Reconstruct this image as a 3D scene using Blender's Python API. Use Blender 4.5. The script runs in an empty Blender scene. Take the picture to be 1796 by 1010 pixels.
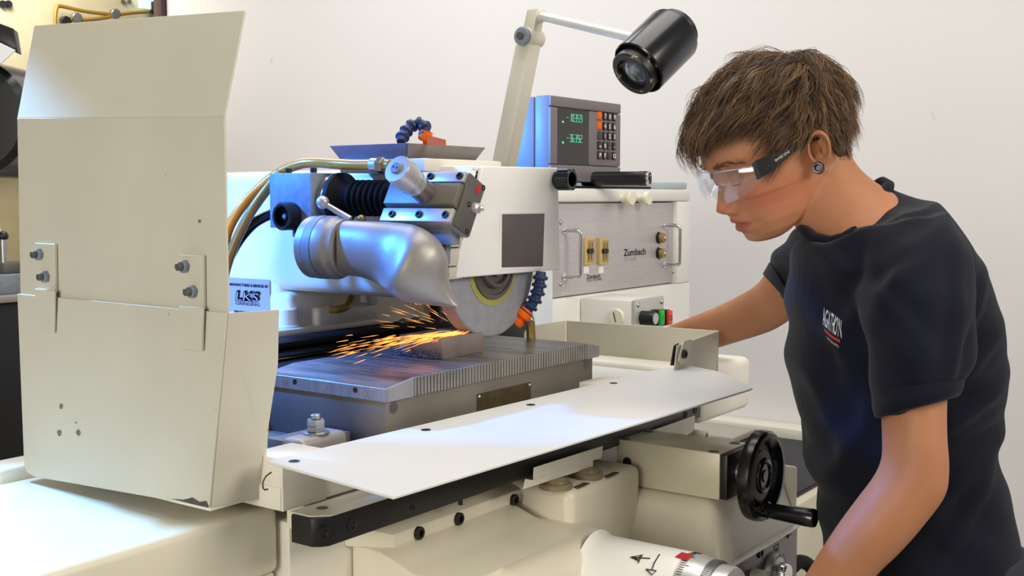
import bpy, bmesh, math, random
import numpy as np
from mathutils import Vector, Matrix
random.seed(7); np.random.seed(7)
SC = bpy.context.scene
COL = SC.collection

# ---------------------------------------------------------------- camera
FPX, CX, CY, HCAM = 2000.0, 898.0, 505.0, 1.45
YAW = math.atan2(1442, math.hypot(FPX, 160)); PIT = math.atan2(160, FPX)
_h = Vector((math.cos(YAW), math.sin(YAW), 0)); RV = Vector((math.sin(YAW), -math.cos(YAW), 0))
FV = _h*math.cos(PIT) + Vector((0, 0, -math.sin(PIT))); UV = RV.cross(FV); CAM = Vector((0, 0, HCAM))
cd = bpy.data.cameras.new('camera'); cam = bpy.data.objects.new('camera', cd); COL.objects.link(cam)
cd.sensor_width = 36; cd.lens = 36*FPX/1796; cd.clip_start = .05
cam.matrix_world = Matrix(((RV.x, UV.x, -FV.x, 0), (RV.y, UV.y, -FV.y, 0), (RV.z, UV.z, -FV.z, HCAM), (0, 0, 0, 1)))
cd.dof.use_dof = True; cd.dof.focus_distance = 1.62; cd.dof.aperture_fstop = 34
SC.camera = cam

# ---------------------------------------------------------------- light
def area(name, loc, tgt, power, size, col, sy=None):
    l = bpy.data.lights.new(name, 'AREA'); l.energy = power; l.size = size; l.color = col
    if sy: l.shape = 'RECTANGLE'; l.size_y = sy
    o = bpy.data.objects.new(name, l); COL.objects.link(o); o.location = loc
    o.rotation_euler = (Vector(tgt)-Vector(loc)).to_track_quat('-Z', 'Y').to_euler(); return o
W = bpy.data.worlds.new('world'); SC.world = W; W.use_nodes = True
W.node_tree.nodes['Background'].inputs[0].default_value = (1.0, 1.0, .99, 1)
W.node_tree.nodes['Background'].inputs[1].default_value = .24
area('overhead_light', (1.5, .9, 3.4), (1.5, .9, 0), 32, 1.6, (1, .97, .93), 1.6)
area('overhead_light', (2.3, 3.0, 3.4), (3.2, 2.6, 1.2), 42, 1.4, (.95, .98, 1), 1.4)  # added wall light, aimed to brighten the white wall
area('workshop_fill_light', (3.0, 5.6, 3.5), (3.4, 6.4, 2.0), 70, 1.0, (1, .95, .85))  # added fill, brightens the far machine
_l = bpy.data.lights.new('blue_spot_light', 'SPOT'); _l.energy = 120; _l.color = (.03, .22, 1.0); _l.spot_size = math.radians(50); _l.spot_blend = .15; _l.shadow_soft_size = .03
_o = bpy.data.objects.new('blue_spot_light', _l); COL.objects.link(_o); _o.location = (.81, 1.75, 1.82)
_o.rotation_euler = Vector((.42, -.45, -.55)).to_track_quat('-Z', 'Y').to_euler()
area('front_light', (1.3, -1.9, 2.6), (1.3, .9, 1.1), 58, 1.2, (1, .94, .84))
area('left_fill_light', (-3.9, .4, 2.0), (1.3, .8, 1.0), 140, 2.0, (1, .94, .82))
_l = bpy.data.lights.new('blue_spot_light', 'SPOT'); _l.energy = 420; _l.color = (.03, .27, 1.0); _l.spot_size = math.radians(26); _l.spot_blend = .2; _l.shadow_soft_size = .02  # second blue spot, added to turn the readout's side blue
_o = bpy.data.objects.new('blue_spot_light', _l); COL.objects.link(_o); _o.location = (1.25, 2.4, 1.80)
_o.rotation_euler = (Vector((2.06, 1.42, 1.56))-_o.location).to_track_quat('-Z', 'Y').to_euler()
_l = bpy.data.lights.new('bed_fill_spot', 'SPOT'); _l.energy = 120; _l.color = (.22, .52, 1.0); _l.spot_size = math.radians(50); _l.spot_blend = .3; _l.shadow_soft_size = .03  # added spot, gives the bed cover its bluish brightness
_o = bpy.data.objects.new('bed_fill_spot', _l); COL.objects.link(_o); _o.location = (.81, 1.75, 1.90)
_o.rotation_euler = (Vector((.42, 1.03, 1.09))-_o.location).to_track_quat('-Z', 'Y').to_euler()
SC.view_settings.view_transform = 'Standard'; SC.view_settings.look = 'None'
SC.view_settings.gamma = 1; SC.view_settings.use_curve_mapping = False
SC.view_settings.exposure = 0.0

# ---------------------------------------------------------------- pixel -> place in the room
def ray(x, y): return FV + RV*((x-CX)/FPX) - UV*((y-CY)/FPX)
def onz(x, y, z): d = ray(x, y); return CAM + d*((z-HCAM)/d.z)
def onx(x, y, X): d = ray(x, y); return CAM + d*(X/d.x)
def ony(x, y, Y): d = ray(x, y); return CAM + d*(Y/d.y)
def dep(x, y, D): return CAM + ray(x, y)*D
V = Vector

# ---------------------------------------------------------------- materials
def lin(c): return tuple((v/255/12.92 if v/255 <= .04045 else ((v/255+.055)/1.055)**2.4) for v in c)
MATS = {}
def mat(name, c, rough=.5, metal=0, var=.06, scale=8, bump=0, bscale=60, spec=.5, stretch=None, specks=None, coat=0):
    if name in MATS: return MATS[name]
    m = bpy.data.materials.new(name); m.use_nodes = True; nt = m.node_tree; N = nt.nodes; L = nt.links
    b = N['Principled BSDF']; b.inputs['Roughness'].default_value = rough; b.inputs['Metallic'].default_value = metal
    b.inputs['Specular IOR Level'].default_value = spec
    if coat: b.inputs['Coat Weight'].default_value = coat; b.inputs['Coat Roughness'].default_value = .12
    c = lin(c)
    tc = N.new('ShaderNodeTexCoord'); src = tc.outputs['Object']
    if stretch:
        mp = N.new('ShaderNodeMapping'); mp.inputs['Scale'].default_value = stretch; L.new(src, mp.inputs[0]); src = mp.outputs[0]
    nz = N.new('ShaderNodeTexNoise'); nz.inputs['Scale'].default_value = scale; nz.inputs['Detail'].default_value = 6; L.new(src, nz.inputs[0])
    rp = N.new('ShaderNodeValToRGB'); L.new(nz.outputs[0], rp.inputs[0])
    rp.color_ramp.elements[0].position = .3; rp.color_ramp.elements[1].position = .7
    rp.color_ramp.elements[0].color = tuple(v*(1-var) for v in c)+(1,); rp.color_ramp.elements[1].color = tuple(min(1, v*(1+var)) for v in c)+(1,)
    out = rp.outputs[0]
    if specks:
        sc, th, sc_col = specks
        n2 = N.new('ShaderNodeTexNoise'); n2.inputs['Scale'].default_value = sc; n2.inputs['Detail'].default_value = 3; L.new(tc.outputs['Object'], n2.inputs[0])
        r2 = N.new('ShaderNodeValToRGB'); r2.color_ramp.elements[0].position = th; r2.color_ramp.elements[1].position = th+.05; L.new(n2.outputs[0], r2.inputs[0])
        mx = N.new('ShaderNodeMix'); mx.data_type = 'RGBA'; L.new(r2.outputs[0], mx.inputs[0]); L.new(out, mx.inputs[6]); mx.inputs[7].default_value = lin(sc_col)+(1,); out = mx.outputs[2]
    L.new(out, b.inputs['Base Color'])
    if bump:
        n3 = N.new('ShaderNodeTexNoise'); n3.inputs['Scale'].default_value = bscale; n3.inputs['Detail'].default_value = 4; L.new(src, n3.inputs[0])
        bp = N.new('ShaderNodeBump'); bp.inputs['Strength'].default_value = bump; bp.inputs['Distance'].default_value = .002; L.new(n3.outputs[0], bp.inputs['Height']); L.new(bp.outputs[0], b.inputs['Normal'])
    MATS[name] = m; return m
def emit(name, c, s):
    if name in MATS: return MATS[name]
    m = bpy.data.materials.new(name); m.use_nodes = True; b = m.node_tree.nodes['Principled BSDF']
    b.inputs['Base Color'].default_value = lin(c)+(1,); b.inputs['Emission Color'].default_value = lin(c)+(1,); b.inputs['Emission Strength'].default_value = s
    MATS[name] = m; return m
def glassy(name, c, rough, alpha_mix, ior=1.45):
    m = bpy.data.materials.new(name); m.use_nodes = True; nt = m.node_tree; N = nt.nodes; L = nt.links
    b = N['Principled BSDF']; b.inputs['Base Color'].default_value = lin(c)+(1,); b.inputs['Roughness'].default_value = rough; b.inputs['IOR'].default_value = ior; b.inputs['Alpha'].default_value = 1; b.inputs['Metallic'].default_value = .85
    tr = N.new('ShaderNodeBsdfTransparent'); tr.inputs[0].default_value = (.97, .98, 1, 1)
    fr = N.new('ShaderNodeLayerWeight'); fr.inputs[0].default_value = .35
    mp = N.new('ShaderNodeMath'); mp.operation = 'MULTIPLY_ADD'; L.new(fr.outputs['Facing'], mp.inputs[0]); mp.inputs[1].default_value = .20; mp.inputs[2].default_value = alpha_mix
    mx = N.new('ShaderNodeMixShader'); L.new(mp.outputs[0], mx.inputs[0]); L.new(tr.outputs[0], mx.inputs[1]); L.new(b.outputs[0], mx.inputs[2]); L.new(mx.outputs[0], N['Material Output'].inputs[0])
    MATS[name] = m; return m
CREAM = mat('cream_paint', (226, 221, 206), .38, var=.035, scale=5, spec=.4)
CREAMW = mat('worn_cream_paint', (199, 193, 176), .42, var=.05, scale=6, specks=(38, .74, (120, 110, 92)), spec=.35)
CASTING = mat('cream_casting_paint', (224, 217, 196), .33, var=.04, scale=7, bump=.08, bscale=25, spec=.45)
PALE = mat('pale_plate_paint', (222, 222, 220), .4, var=.03, scale=9, specks=(60, .76, (168, 162, 150)), spec=.4)
WHITEP = mat('white_paint', (235, 232, 226), .4, var=.02)
BLACK = mat('black_plastic', (18, 18, 19), .38, var=.15, scale=30)
BLACKO = mat('black_oxide', (27, 25, 25), .42, .2, var=.2, scale=12)
BLACKG = mat('black_gloss', (11, 11, 12), .22, var=.1, spec=.6)
RUBBER = mat('black_rubber', (13, 12, 14), .65, var=.25, scale=40, bump=.15, spec=.2)
STEEL = mat('steel', (170, 170, 170), .32, .9, var=.12, scale=20)
GROUND = mat('ground_steel', (150, 147, 145), .42, .35, var=.2, scale=12, stretch=(1, 14, 1), bump=.06, bscale=80)
CHROME = mat('chrome', (215, 215, 215), .14, 1, var=.03)
DARKST = mat('dark_steel', (92, 88, 84), .5, .3, var=.22, scale=14)
IRON = mat('worn_iron', (112, 105, 94), .5, .2, var=.16, scale=16, specks=(70, .72, (84, 76, 64)))
ALU = mat('cast_aluminium', (158, 153, 146), .45, .5, var=.09, scale=16, bump=.1, bscale=120)
SATIN = mat('satin_aluminium', (200, 198, 194), .34, .55, var=.06, scale=20)
GREYBLK = mat('blue_lit_hammer_paint', (126, 134, 144), .55, .12, var=.16, scale=60)  # hammered grey, lightened and blued to stand in for the blue light
BRASS = mat('brass', (178, 150, 92), .35, .7, var=.1)
DARKB = mat('dark_bronze', (84, 70, 44), .5, .6, var=.25, scale=40)
PLUM = mat('plum_grey_plastic', (118, 109, 111), .5, var=.04, scale=30, bump=.05, bscale=200)
ORANGE = mat('orange_plastic', (240, 104, 20), .5, var=.05, spec=.12)
NAVYP = mat('navy_plastic', (30, 48, 84), .42, var=.1)
PANELG = mat('brushed_panel', (196, 190, 190), .42, .35, var=.05, scale=14, stretch=(1, 1, 20))
INK = mat('black_ink', (26, 26, 28), .6, var=.02)
WHITEI = mat('white_ink', (235, 232, 222), .6, var=.02)
GREYI = mat('grey_ink', (150, 148, 148), .6, var=.02)
RED = mat('red_paint', (176, 36, 34), .45, var=.06)
HOSE = mat('amber_hose', (214, 136, 40), .22, var=.12, scale=10, spec=.5, coat=.25)
HOSE2 = mat('smoky_amber_hose', (146, 114, 58), .24, var=.15, scale=10, spec=.5, coat=.25)

# ---------------------------------------------------------------- mesh helper
class MB:
    def __init__(s): s.v = []; s.f = []; s.mi = []
    def raw(s, vs, fs, mi=0):
        o = len(s.v); s.v += [tuple(p) for p in vs]; s.f += [tuple(i+o for i in f) for f in fs]; s.mi += [mi]*len(fs); return s
    def bm(s, b, mi=0):
        b.verts.index_update(); vs = [v.co.copy() for v in b.verts]; fs = [[v.index for v in f.verts] for f in b.faces]; b.free(); return s.raw(vs, fs, mi)
    def _bev(s, b, bev, seg, ang=.5):
        if bev > 0:
            es = [e for e in b.edges if len(e.link_faces) == 2 and e.calc_face_angle(0) > ang]
            bmesh.ops.bevel(b, geom=es, offset=bev, segments=seg, profile=.5, affect='EDGES', clamp_overlap=True)
    def prism(s, pts, vec, bev=0, seg=2, mi=0):
        b = bmesh.new(); vec = V(vec); a = [b.verts.new(V(p)) for p in pts]; c = [b.verts.new(V(p)+vec) for p in pts]; n = len(a)
        b.faces.new(a); b.faces.new(c[::-1])
        for i in range(n): b.faces.new((a[i], c[i], c[(i+1) % n], a[(i+1) % n]))
        bmesh.ops.recalc_face_normals(b, faces=b.faces); s._bev(b, bev, seg); return s.bm(b, mi)
    def hexa(s, lo, hi, bev=0, seg=2, mi=0):          # two quads joined
        b = bmesh.new(); a = [b.verts.new(V(p)) for p in lo]; c = [b.verts.new(V(p)) for p in hi]
        b.faces.new(a); b.faces.new(c[::-1])
        for i in range(4): b.faces.new((a[i], c[i], c[(i+1) % 4], a[(i+1) % 4]))
        bmesh.ops.recalc_face_normals(b, faces=b.faces); s._bev(b, bev, seg); return s.bm(b, mi)
    def box(s, x0, x1, y0, y1, z0, z1, bev=.001, seg=2, mi=0):
        return s.prism([(x0, y0, z0), (x1, y0, z0), (x1, y1, z0), (x0, y1, z0)], (0, 0, z1-z0), bev, seg, mi)
    def obox(s, o, ax, ay, az, bev=.001, seg=2, mi=0):    # box from corner o with edge vectors
        o, ax, ay, az = map(V, (o, ax, ay, az)); return s.prism([o, o+ax, o+ax+ay, o+ay], az, bev, seg, mi)
    def lathe(s, prof, org, axis, n=32, mi=0):            # prof: (radius, distance along axis)
        org = V(org); axis = V(axis).normalized(); u = axis.orthogonal().normalized(); w = axis.cross(u)
        vs = []; fs = []
        for r, h in prof:
            for k in range(n):
                a = 2*math.pi*k/n; vs.append(org+axis*h+(u*math.cos(a)+w*math.sin(a))*max(r, 1e-5))
        m = len(prof)
        for i in range(m-1):
            for k in range(n): k2 = (k+1) % n; fs.append((i*n+k, i*n+k2, (i+1)*n+k2, (i+1)*n+k))
        if prof[0][0] > 1e-4: fs.append(tuple(range(n))[::-1])
        if prof[-1][0] > 1e-4: fs.append(tuple((m-1)*n+k for k in range(n)))
        return s.raw(vs, fs, mi)
    def cyl(s, p0, p1, r, r1=None, n=24, ch=0, mi=0):
        p0 = V(p0); p1 = V(p1); L = (p1-p0).length; r1 = r if r1 is None else r1
        pr = [(r-ch, 0), (r, ch), (r1, L-ch), (r1-ch, L)] if ch else [(r, 0), (r1, L)]
        return s.lathe(pr, p0, p1-p0, n, mi)
    def hexn(s, p0, p1, r, mi=0): return s.cyl(p0, p1, r, n=6, mi=mi)
    def tube(s, pts, r, n=12, mi=0, smooth=True, caps=True, sub=8):
        pts = [V(p) for p in pts]; rs = r if isinstance(r, (list, tuple)) else [r]*len(pts)
        if smooth and len(pts) > 2:
            q = []; qr = []
            P = [pts[0]*2-pts[1]]+pts+[pts[-1]*2-pts[-2]]
            for i in range(1, len(P)-2):
                for k in range(sub):
                    t = k/sub; a, b_, c, d = P[i-1], P[i], P[i+1], P[i+2]
                    q.append(.5*((2*b_)+(c-a)*t+(2*a-5*b_+4*c-d)*t*t+(3*b_-a-3*c+d)*t**3)); qr.append(rs[i-1]*(1-t)+rs[i]*t)
            q.append(pts[-1]); qr.append(rs[-1]); pts, rs = q, qr
        vs = []; fs = []; t0 = (pts[1]-pts[0]).normalized(); u = t0.orthogonal().normalized()
        for i, p in enumerate(pts):
            t = (pts[min(i+1, len(pts)-1)]-pts[max(i-1, 0)]).normalized(); u = (u-t*u.dot(t)).normalized(); w = t.cross(u)
            for k in range(n): a = 2*math.pi*k/n; vs.append(p+(u*math.cos(a)+w*math.sin(a))*rs[i])
        for i in range(len(pts)-1):
            for k in range(n): k2 = (k+1) % n; fs.append((i*n+k, i*n+k2, (i+1)*n+k2, (i+1)*n+k))
        if caps: fs.append(tuple(range(n))[::-1]); m = len(pts)-1; fs.append(tuple(m*n+k for k in range(n)))
        return s.raw(vs, fs, mi)
    def sph(s, c, r, n=20, mi=0):
        c = V(c); pr = [(r*math.sin(math.pi*i/(n//2)), -r*math.cos(math.pi*i/(n//2))) for i in range(n//2+1)]
        return s.lathe(pr, c, (0, 0, 1), n, mi)
    def loft(s, rings, caps=True, mi=0, closed=True):
        n = len(rings[0]); vs = [p for r in rings for p in r]; fs = []
        for i in range(len(rings)-1):
            for k in range(n if closed else n-1): k2 = (k+1) % n; fs.append((i*n+k, i*n+k2, (i+1)*n+k2, (i+1)*n+k))
        if caps: fs.append(tuple(range(n))[::-1]); m = len(rings)-1; fs.append(tuple(m*n+k for k in range(n)))
        return s.raw(vs, fs, mi)
    def build(s, name, m, parent=None, ang=35, org=None):
        me = bpy.data.meshes.new(name); pts = [V(p) for p in s.v]
        if parent is not None: base = wloc(parent)
        elif org is not None: base = V(org)
        else:
            lo = V([min(p[i] for p in pts) for i in range(3)]); hi = V([max(p[i] for p in pts) for i in range(3)]); base = V(((lo.x+hi.x)/2, (lo.y+hi.y)/2, lo.z))
        me.from_pydata([p-base for p in pts], [], s.f)
        b = bmesh.new(); b.from_mesh(me); bmesh.ops.recalc_face_normals(b, faces=b.faces); b.to_mesh(me); b.free()
        ms = m if isinstance(m, (list, tuple)) else [m]
        for x in ms: me.materials.append(x)
        if len(ms) > 1: me.polygons.foreach_set('material_index', s.mi)
        me.polygons.foreach_set('use_smooth', [True]*len(me.polygons))
        me.set_sharp_from_angle(angle=math.radians(ang))
        o = bpy.data.objects.new(name, me); COL.objects.link(o)
        if parent is not None: o.parent = parent
        else: o.location = base
        return o
def wloc(o):
    p = V((0, 0, 0))
    while o is not None: p = p+o.location; o = o.parent
    return p
def tag(o, label, cat, group=None):
    o['label'] = label; o['category'] = cat
    if group: o['group'] = group
    return o
def thing(name, label, cat, loc, group=None):
    o = bpy.data.objects.new(name, None); COL.objects.link(o); o.location = loc; o.empty_display_size = .05; return tag(o, label, cat, group)
def struct(o): o['kind'] = 'structure'; return o
def text(s, size, org, xd, yd, m, parent, name='lettering', ext=.0003, align='LEFT', sx=1, shear=0, bold=0):
    cu = bpy.data.curves.new('t', 'FONT'); cu.body = s; cu.size = size; cu.extrude = ext; cu.align_x = align; cu.resolution_u = 3; cu.shear = shear; cu.offset = bold
    t = bpy.data.objects.new('t', cu); COL.objects.link(t); me = bpy.data.meshes.new_from_object(t.evaluated_get(bpy.context.evaluated_depsgraph_get()))
    bpy.data.objects.remove(t); bpy.data.curves.remove(cu)
    xd = V(xd).normalized(); yd = V(yd).normalized(); zd = xd.cross(yd); org = V(org)-wloc(parent)
    me.transform(Matrix(((xd.x*sx, yd.x, zd.x, org.x), (xd.y*sx, yd.y, zd.y, org.y), (xd.z*sx, yd.z, zd.z, org.z), (0, 0, 0, 1))))
    me.materials.clear(); me.materials.append(m); me.name = name
    o = bpy.data.objects.new(name, me); COL.objects.link(o); o.parent = parent; return o
def screw(p, nrm, r, parent, name='screw', m=None, h=.004, socket=True):   # socket-head screw: head with a hexagonal recess
    p = V(p); nrm = V(nrm).normalized()
    pr = [(r, 0), (r, h*.85), (r*.88, h), (r*.55, h), (r*.5, h*.35), (0, h*.35)] if socket else [(r, 0), (r*.9, h*.5), (r*.6, h*.9), (0, h)]
    return MB().lathe(pr, p-nrm*.0005, nrm, 16).build(name, m or BLACKO, parent, 30)
NX, NY, NZ = V((-1, 0, 0)), V((0, -1, 0)), V((0, 0, 1))

def chord(secs, n=28, pw=2.0, sub=5):    # loft through elliptical sections: (pixel end a, pixel end b, distance, half depth)
    S = []
    for s_ in secs:
        (ax, ay), (bx, by), D, hd = s_[:4]; tw = s_[4] if len(s_) > 4 else 0
        a = dep(ax, ay, D+tw); b = dep(bx, by, D-tw); S.append(((a+b)/2, (a-b)/2, hd))
    out = []
    for i in range(len(S)-1):
        P = [S[max(i-1, 0)], S[i], S[i+1], S[min(i+2, len(S)-1)]]
        for k in range(sub):
            t = k/sub; cr = lambda q: .5*(2*q[1]+(q[2]-q[0])*t+(2*q[0]-5*q[1]+4*q[2]-q[3])*t*t+(3*q[1]-q[0]-3*q[2]+q[3])*t**3)
            out.append((cr([p[0] for p in P]), cr([p[1] for p in P]), cr([p[2] for p in P])))
    out.append(S[-1]); rings = []
    for c, h, hd in out:
        view = (c-CAM).normalized(); d = (view-h.normalized()*view.dot(h.normalized())).normalized()*hd; r = []
        for k in range(n):
            a = 2*math.pi*k/n; ca, sa = math.cos(a), math.sin(a); e = 2/pw
            r.append(c+h*(abs(ca)**e*(1 if ca > 0 else -1))+d*(abs(sa)**e*(1 if sa > 0 else -1)))
        rings.append(r)
    return rings
def sheet(pts, nrm, t): return MB().prism(pts, V(nrm)*t, min(t*.3, .001), 1)

# ================================================================ the setting
WALLX = 3.85
WALLM = mat('white_wall_paint', (226, 222, 221), .7, var=.012, scale=1.5, specks=(7, .765, (196, 190, 186)))
struct(MB().box(-3, 7.5, -3.5, 8, -.1, 0, 0).build('floor', mat('grey_floor_coating', (150, 147, 143), .5, var=.06, scale=3)))
struct(MB().box(WALLX, WALLX+.12, -3.5, 4.98, 0, 3.6, 0).build('wall_right', WALLM))
struct(MB().box(WALLX-.03, WALLX+.15, 4.985, 5.05, 0, 3.6, .004).build('trim_1', mat('maroon_post_paint', (62, 34, 44), .5)))
struct(MB().box(-3, 7.5, 8, 8.1, 0, 3.6, 0).build('wall_back', mat('dim_workshop_wall', (176, 166, 140), .7)))

# bench with ribbed mat by the wall
bz = .60; by0 = onz(1440, 862, bz).y
b = thing('wall_bench', 'low cream bench against the white wall with a ribbed black mat on top', 'bench', (3.3, by0+.6, 0))
MB().box(2.86, WALLX-.005, by0, by0+1.5, 0, bz, .012).build('body', mat('bench_cream_paint', (205, 196, 174), .5), b)
MB().box(WALLX-.10, WALLX-.004, by0+.01, by0+1.5, bz, bz+.045, .008).build('upstand', CREAM, b)
MATM = mat('grey_black_mat', (46, 44, 45), .55, var=.1)
MB().box(2.90, WALLX-.105, by0+.03, by0+1.48, bz, bz+.006, .002).build('mat', MATM, b)
r = MB()
for i in range(52): x = 2.91+i*.016; r.box(x, x+.007, by0+.032, by0+1.47, bz+.005, bz+.013, .002, 1)
r = r.build('mat_rib', MATM, b); r['kind'] = 'stuff'
q = onz(1270, 757, bz+.03)
tag(MB().box(q.x-.10, q.x+.10, q.y-.08, q.y+.16, bz+.0135, bz+.035, .004).build('flat_bar', mat('grey_slab', (170, 163, 152), .5)), 'small flat grey slab lying on the ribbed mat by the wall', 'slab')

# far workshop at the left edge
FAR = thing('workshop_machine', 'blurred cream machine with brass pipes and red rail far behind the tall guard', 'machine', (4.0, 6.4, 0))
c0 = dep(150, 20, 6.4)
MB().obox(V((2.3, 6.5, 2.02)), (2.6, 0, 0), (0, .7, 0), (0, 0, 1.2), .03).build('housing', mat('far_cream', (238, 226, 190), .5), FAR)
MB().obox(V((2.3, 6.62, .9)), (2.6, 0, 0), (0, .6, 0), (0, 0, .92), .03).build('lower_housing', mat('far_tan', (196, 180, 140), .5), FAR)
MB().obox(V((2.3, 6.42, 1.80)), (2.6, 0, 0), (0, .5, 0), (0, 0, .10), .01).build('rail', mat('far_red', (140, 58, 48), .5), FAR)
MB().obox(V((2.3, 6.5, 1.93)), (2.6, 0, 0), (0, .3, 0), (0, 0, .09), .02).build('manifold', mat('far_amber', (214, 172, 100), .4), FAR)
def farp(x, y, Y=6.44): return ony(x, y, Y)
for x in (5, 15): MB().cyl(farp(x, 7, 6.505), farp(x, 7, 6.48), .022).build('socket', BLACK, FAR)
for x in (216, 227): MB().cyl(farp(x, 3, 6.505), farp(x, 3, 6.48), .014).build('socket', DARKST, FAR)
MB().tube([farp(97, 45), farp(97, 28), farp(100, 13), farp(108, 11), farp(150, 20), farp(200, 26)], .012).build('pipe', mat('far_brass', (190, 150, 62), .35, .4), FAR)
MB().tube([farp(120, 36), farp(170, 33), farp(220, 24), farp(265, 20)], .012).build('pipe', mat('far_brass', (190, 150, 62), .35, .4), FAR)
for x, y in ((131, 31), (199, 24), (112, 37)): MB().cyl(farp(x, y), farp(x+5, y, 6.38), .032, n=8, ch=.006).build('fitting', STEEL if y != 37 else BLACK, FAR)
MB().obox(farp(242, 14), (.30, 0, 0), (0, -.02, 0), (0, 0, .34), .004).build('display', emit('far_screen', (196, 220, 224), .9), FAR)
MB().obox(farp(262, 24), (.2, 0, 0), (0, -.05, 0), (0, 0, .08), .01).build('switch_box', BLACK, FAR)
# black hooded machine, work table and cabinet
hd = thing('hooded_machine', 'black rounded hood with a white sheet at the left edge behind the guard', 'machine', (1.25, 3.4, 0))
MB().cyl(dep(-55, 205, 3.55), dep(-55, 205, 3.55)+V((.5, .35, 0)), .185, n=40, ch=.02).build('hood', BLACKG, hd)
MB().prism([dep(-30, 30, 3.5), dep(24, 50, 3.5), dep(31, 92, 3.5), dep(-30, 62, 3.5)], (.05, .06, 0), .004).build('bracket', BLACK, hd)
MB().prism([dep(-30, 60, 3.46), dep(27, 88, 3.46), dep(-30, 140, 3.46)], (.006, .006, 0), .0005, 1).build('paper', mat('white_sheet', (236, 235, 238), .6), hd)
MB().cyl(dep(-55, 205, 3.7), V((dep(-55, 205, 3.7).x, dep(-55, 205, 3.7).y, .93)), .05).build('post', BLACK, hd)
cb = thing('black_cabinet', 'black cabinet with grey worktop and pale plinth left of the tall guard', 'cabinet', (1.2, 3.5, 0))
ctop = dep(10, 512, 3.2); zt = ctop.z
MB().box(.2, 1.75, 2.9, 3.6, .62, zt-.02, .006).build('body', mat('black_cabinet_paint', (12, 13, 20), .45), cb)
MB().box(.18, 1.77, 2.88, 3.62, zt-.018, zt, .004).build('worktop', mat('worktop_grey', (150, 140, 135), .4), cb)
for i in range(4): MB().box(.22+i*.385, .6+i*.385, 2.895, 3.58, .005, .618, .004).build('plinth_panel', mat('plinth_white', (205, 205, 204), .5), cb)
v = thing('bench_vice', 'small dark vice and fixture on the black cabinet behind the guard', 'vice', (1.27, 2.98, zt))
def vp(x, y, D=3.15): return dep(x, y, D)
p = vp(14, 490); MB().box(p.x-.06, p.x+.04, 2.93, 3.05, zt, zt+.055, .005).build('base', GREYBLK, v)
MB().box(p.x-.02, p.x+.06, 2.95, 3.03, zt+.055, zt+.085, .005).build('jaw', DARKST, v)
MB().cyl(V((p.x, 2.98, zt+.08)), V((p.x, 2.98, zt+.155)), .010).build('screw', STEEL, v)
MB().sph(V((p.x, 2.98, zt+.158)), .014).build('knob', BLACK, v)
p = vp(30, 440); f = thing('stop_fixture', 'slim steel upright fixture next to the dark vice at the left edge', 'fixture', (p.x, 3.1, zt))
MB().box(p.x-.02, p.x+.05, 3.07, 3.2, zt, zt+.012, .003).build('foot', DARKST, f)
MB().cyl(V((p.x, 3.12, zt+.01)), V((p.x, 3.12, zt+.19)), .014).build('post', STEEL, f)
MB().cyl(V((p.x-.05, 3.12, zt+.165)), V((p.x+.05, 3.12, zt+.165)), .016, ch=.003).build('cross_bar', SATIN, f)
d = thing('lathe_headstock', 'blurred beige headstock with cross pipe behind the vice', 'machine', (1.6, 4.4, 0))
MB().box(.6, 2.3, 4.3, 4.8, 1.42, 1.70, .03).build('housing', mat('far_tan', (196, 180, 140), .5), d)
MB().cyl(V((.6, 4.24, 1.385)), V((2.3, 4.24, 1.385)), .035).build('bar', mat('far_bar', (205, 190, 150), .35, .3), d)
MB().box(.6, 2.3, 4.32, 4.7, 0, 1.40, .01).build('lower_housing', mat('far_dark', (70, 60, 44), .6), d)

# ================================================================ electronics cabinet
CYF = 1.40
P_ = lambda x, y, Y=CYF: ony(x, y, Y)
cx1 = P_(1212, 400).x; cx0 = 1.97; ctz = P_(1212, 332).z
tl, tr, br, bl = P_(983, 357), P_(1188, 362), P_(1186, 497), P_(983, 522)
cab = thing('electronics_cabinet', 'white electronics cabinet with a grey rack panel behind the grinding head', 'cabinet', (2.3, 1.65, 0))
px0 = 1.99; px1 = tr.x; pz0 = bl.z; pz1 = tl.z
MB().box(cx0, cx1, CYF, 1.95, 0, pz0-.003, .006).build('lower_body', WHITEP, cab)
MB().box(cx0, cx1, CYF, 1.95, pz1+.003, ctz, .008).build('top_frame', WHITEP, cab)
MB().box(px1+.003, cx1, CYF+.0003, 1.95, pz0-.003, pz1+.003, .004).build('side_frame', WHITEP, cab)
MB().box(cx0, px0-.003, CYF+.0003, 1.95, pz0-.003, pz1+.003, .004).build('side_frame', WHITEP, cab)
rp = MB().box(px0, px1, CYF+.012, CYF+.10, pz0, pz1, .001).build('rack_panel', PANELG, cab)
py = CYF+.012
PP = lambda x, y: ony(x, y, py)
MB().box(P_(1148, 320).x, cx1-.002, CYF+.01, 1.93, ctz, ctz+.019, .006).build('raised_lid', mat('lid_grey', (176, 188, 192), .35), cab)
m_ = MB().box(px0+.01, P_(1146, 320).x, CYF+.006, 1.9, ctz, ctz+.005, .001).build('top_mat', RUBBER, cab)
for x, y in ((1185, 381), (1181, 476), (983, 390), (983, 498)): screw(PP(x, y), NY, .006, rp, 'screw', STEEL, .004, False)
for x, yt, yb in ((990, 404, 485), (1166, 395, 464)):
    a, b_ = PP(x, yt), PP(x-1, yb); a.x = b_.x; o = V((0, -.045, 0)); a2 = a+o; b2 = b_+o
    k = .012
    h = MB().tube([a, a+o*.7, a2+V((0, k*.3, -k*.3)), a2+V((0, 0, -k)), b2+V((0, 0, k)), b2+V((0, k*.3, k*.3)), b_+o*.7, b_], .0045, n=12, sub=6)
    for q in (a, b_): h.lathe([(.009, 0), (.009, .003), (.006, .004)], q, NY, 16)
    h.build('handle', CHROME, rp)
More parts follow.
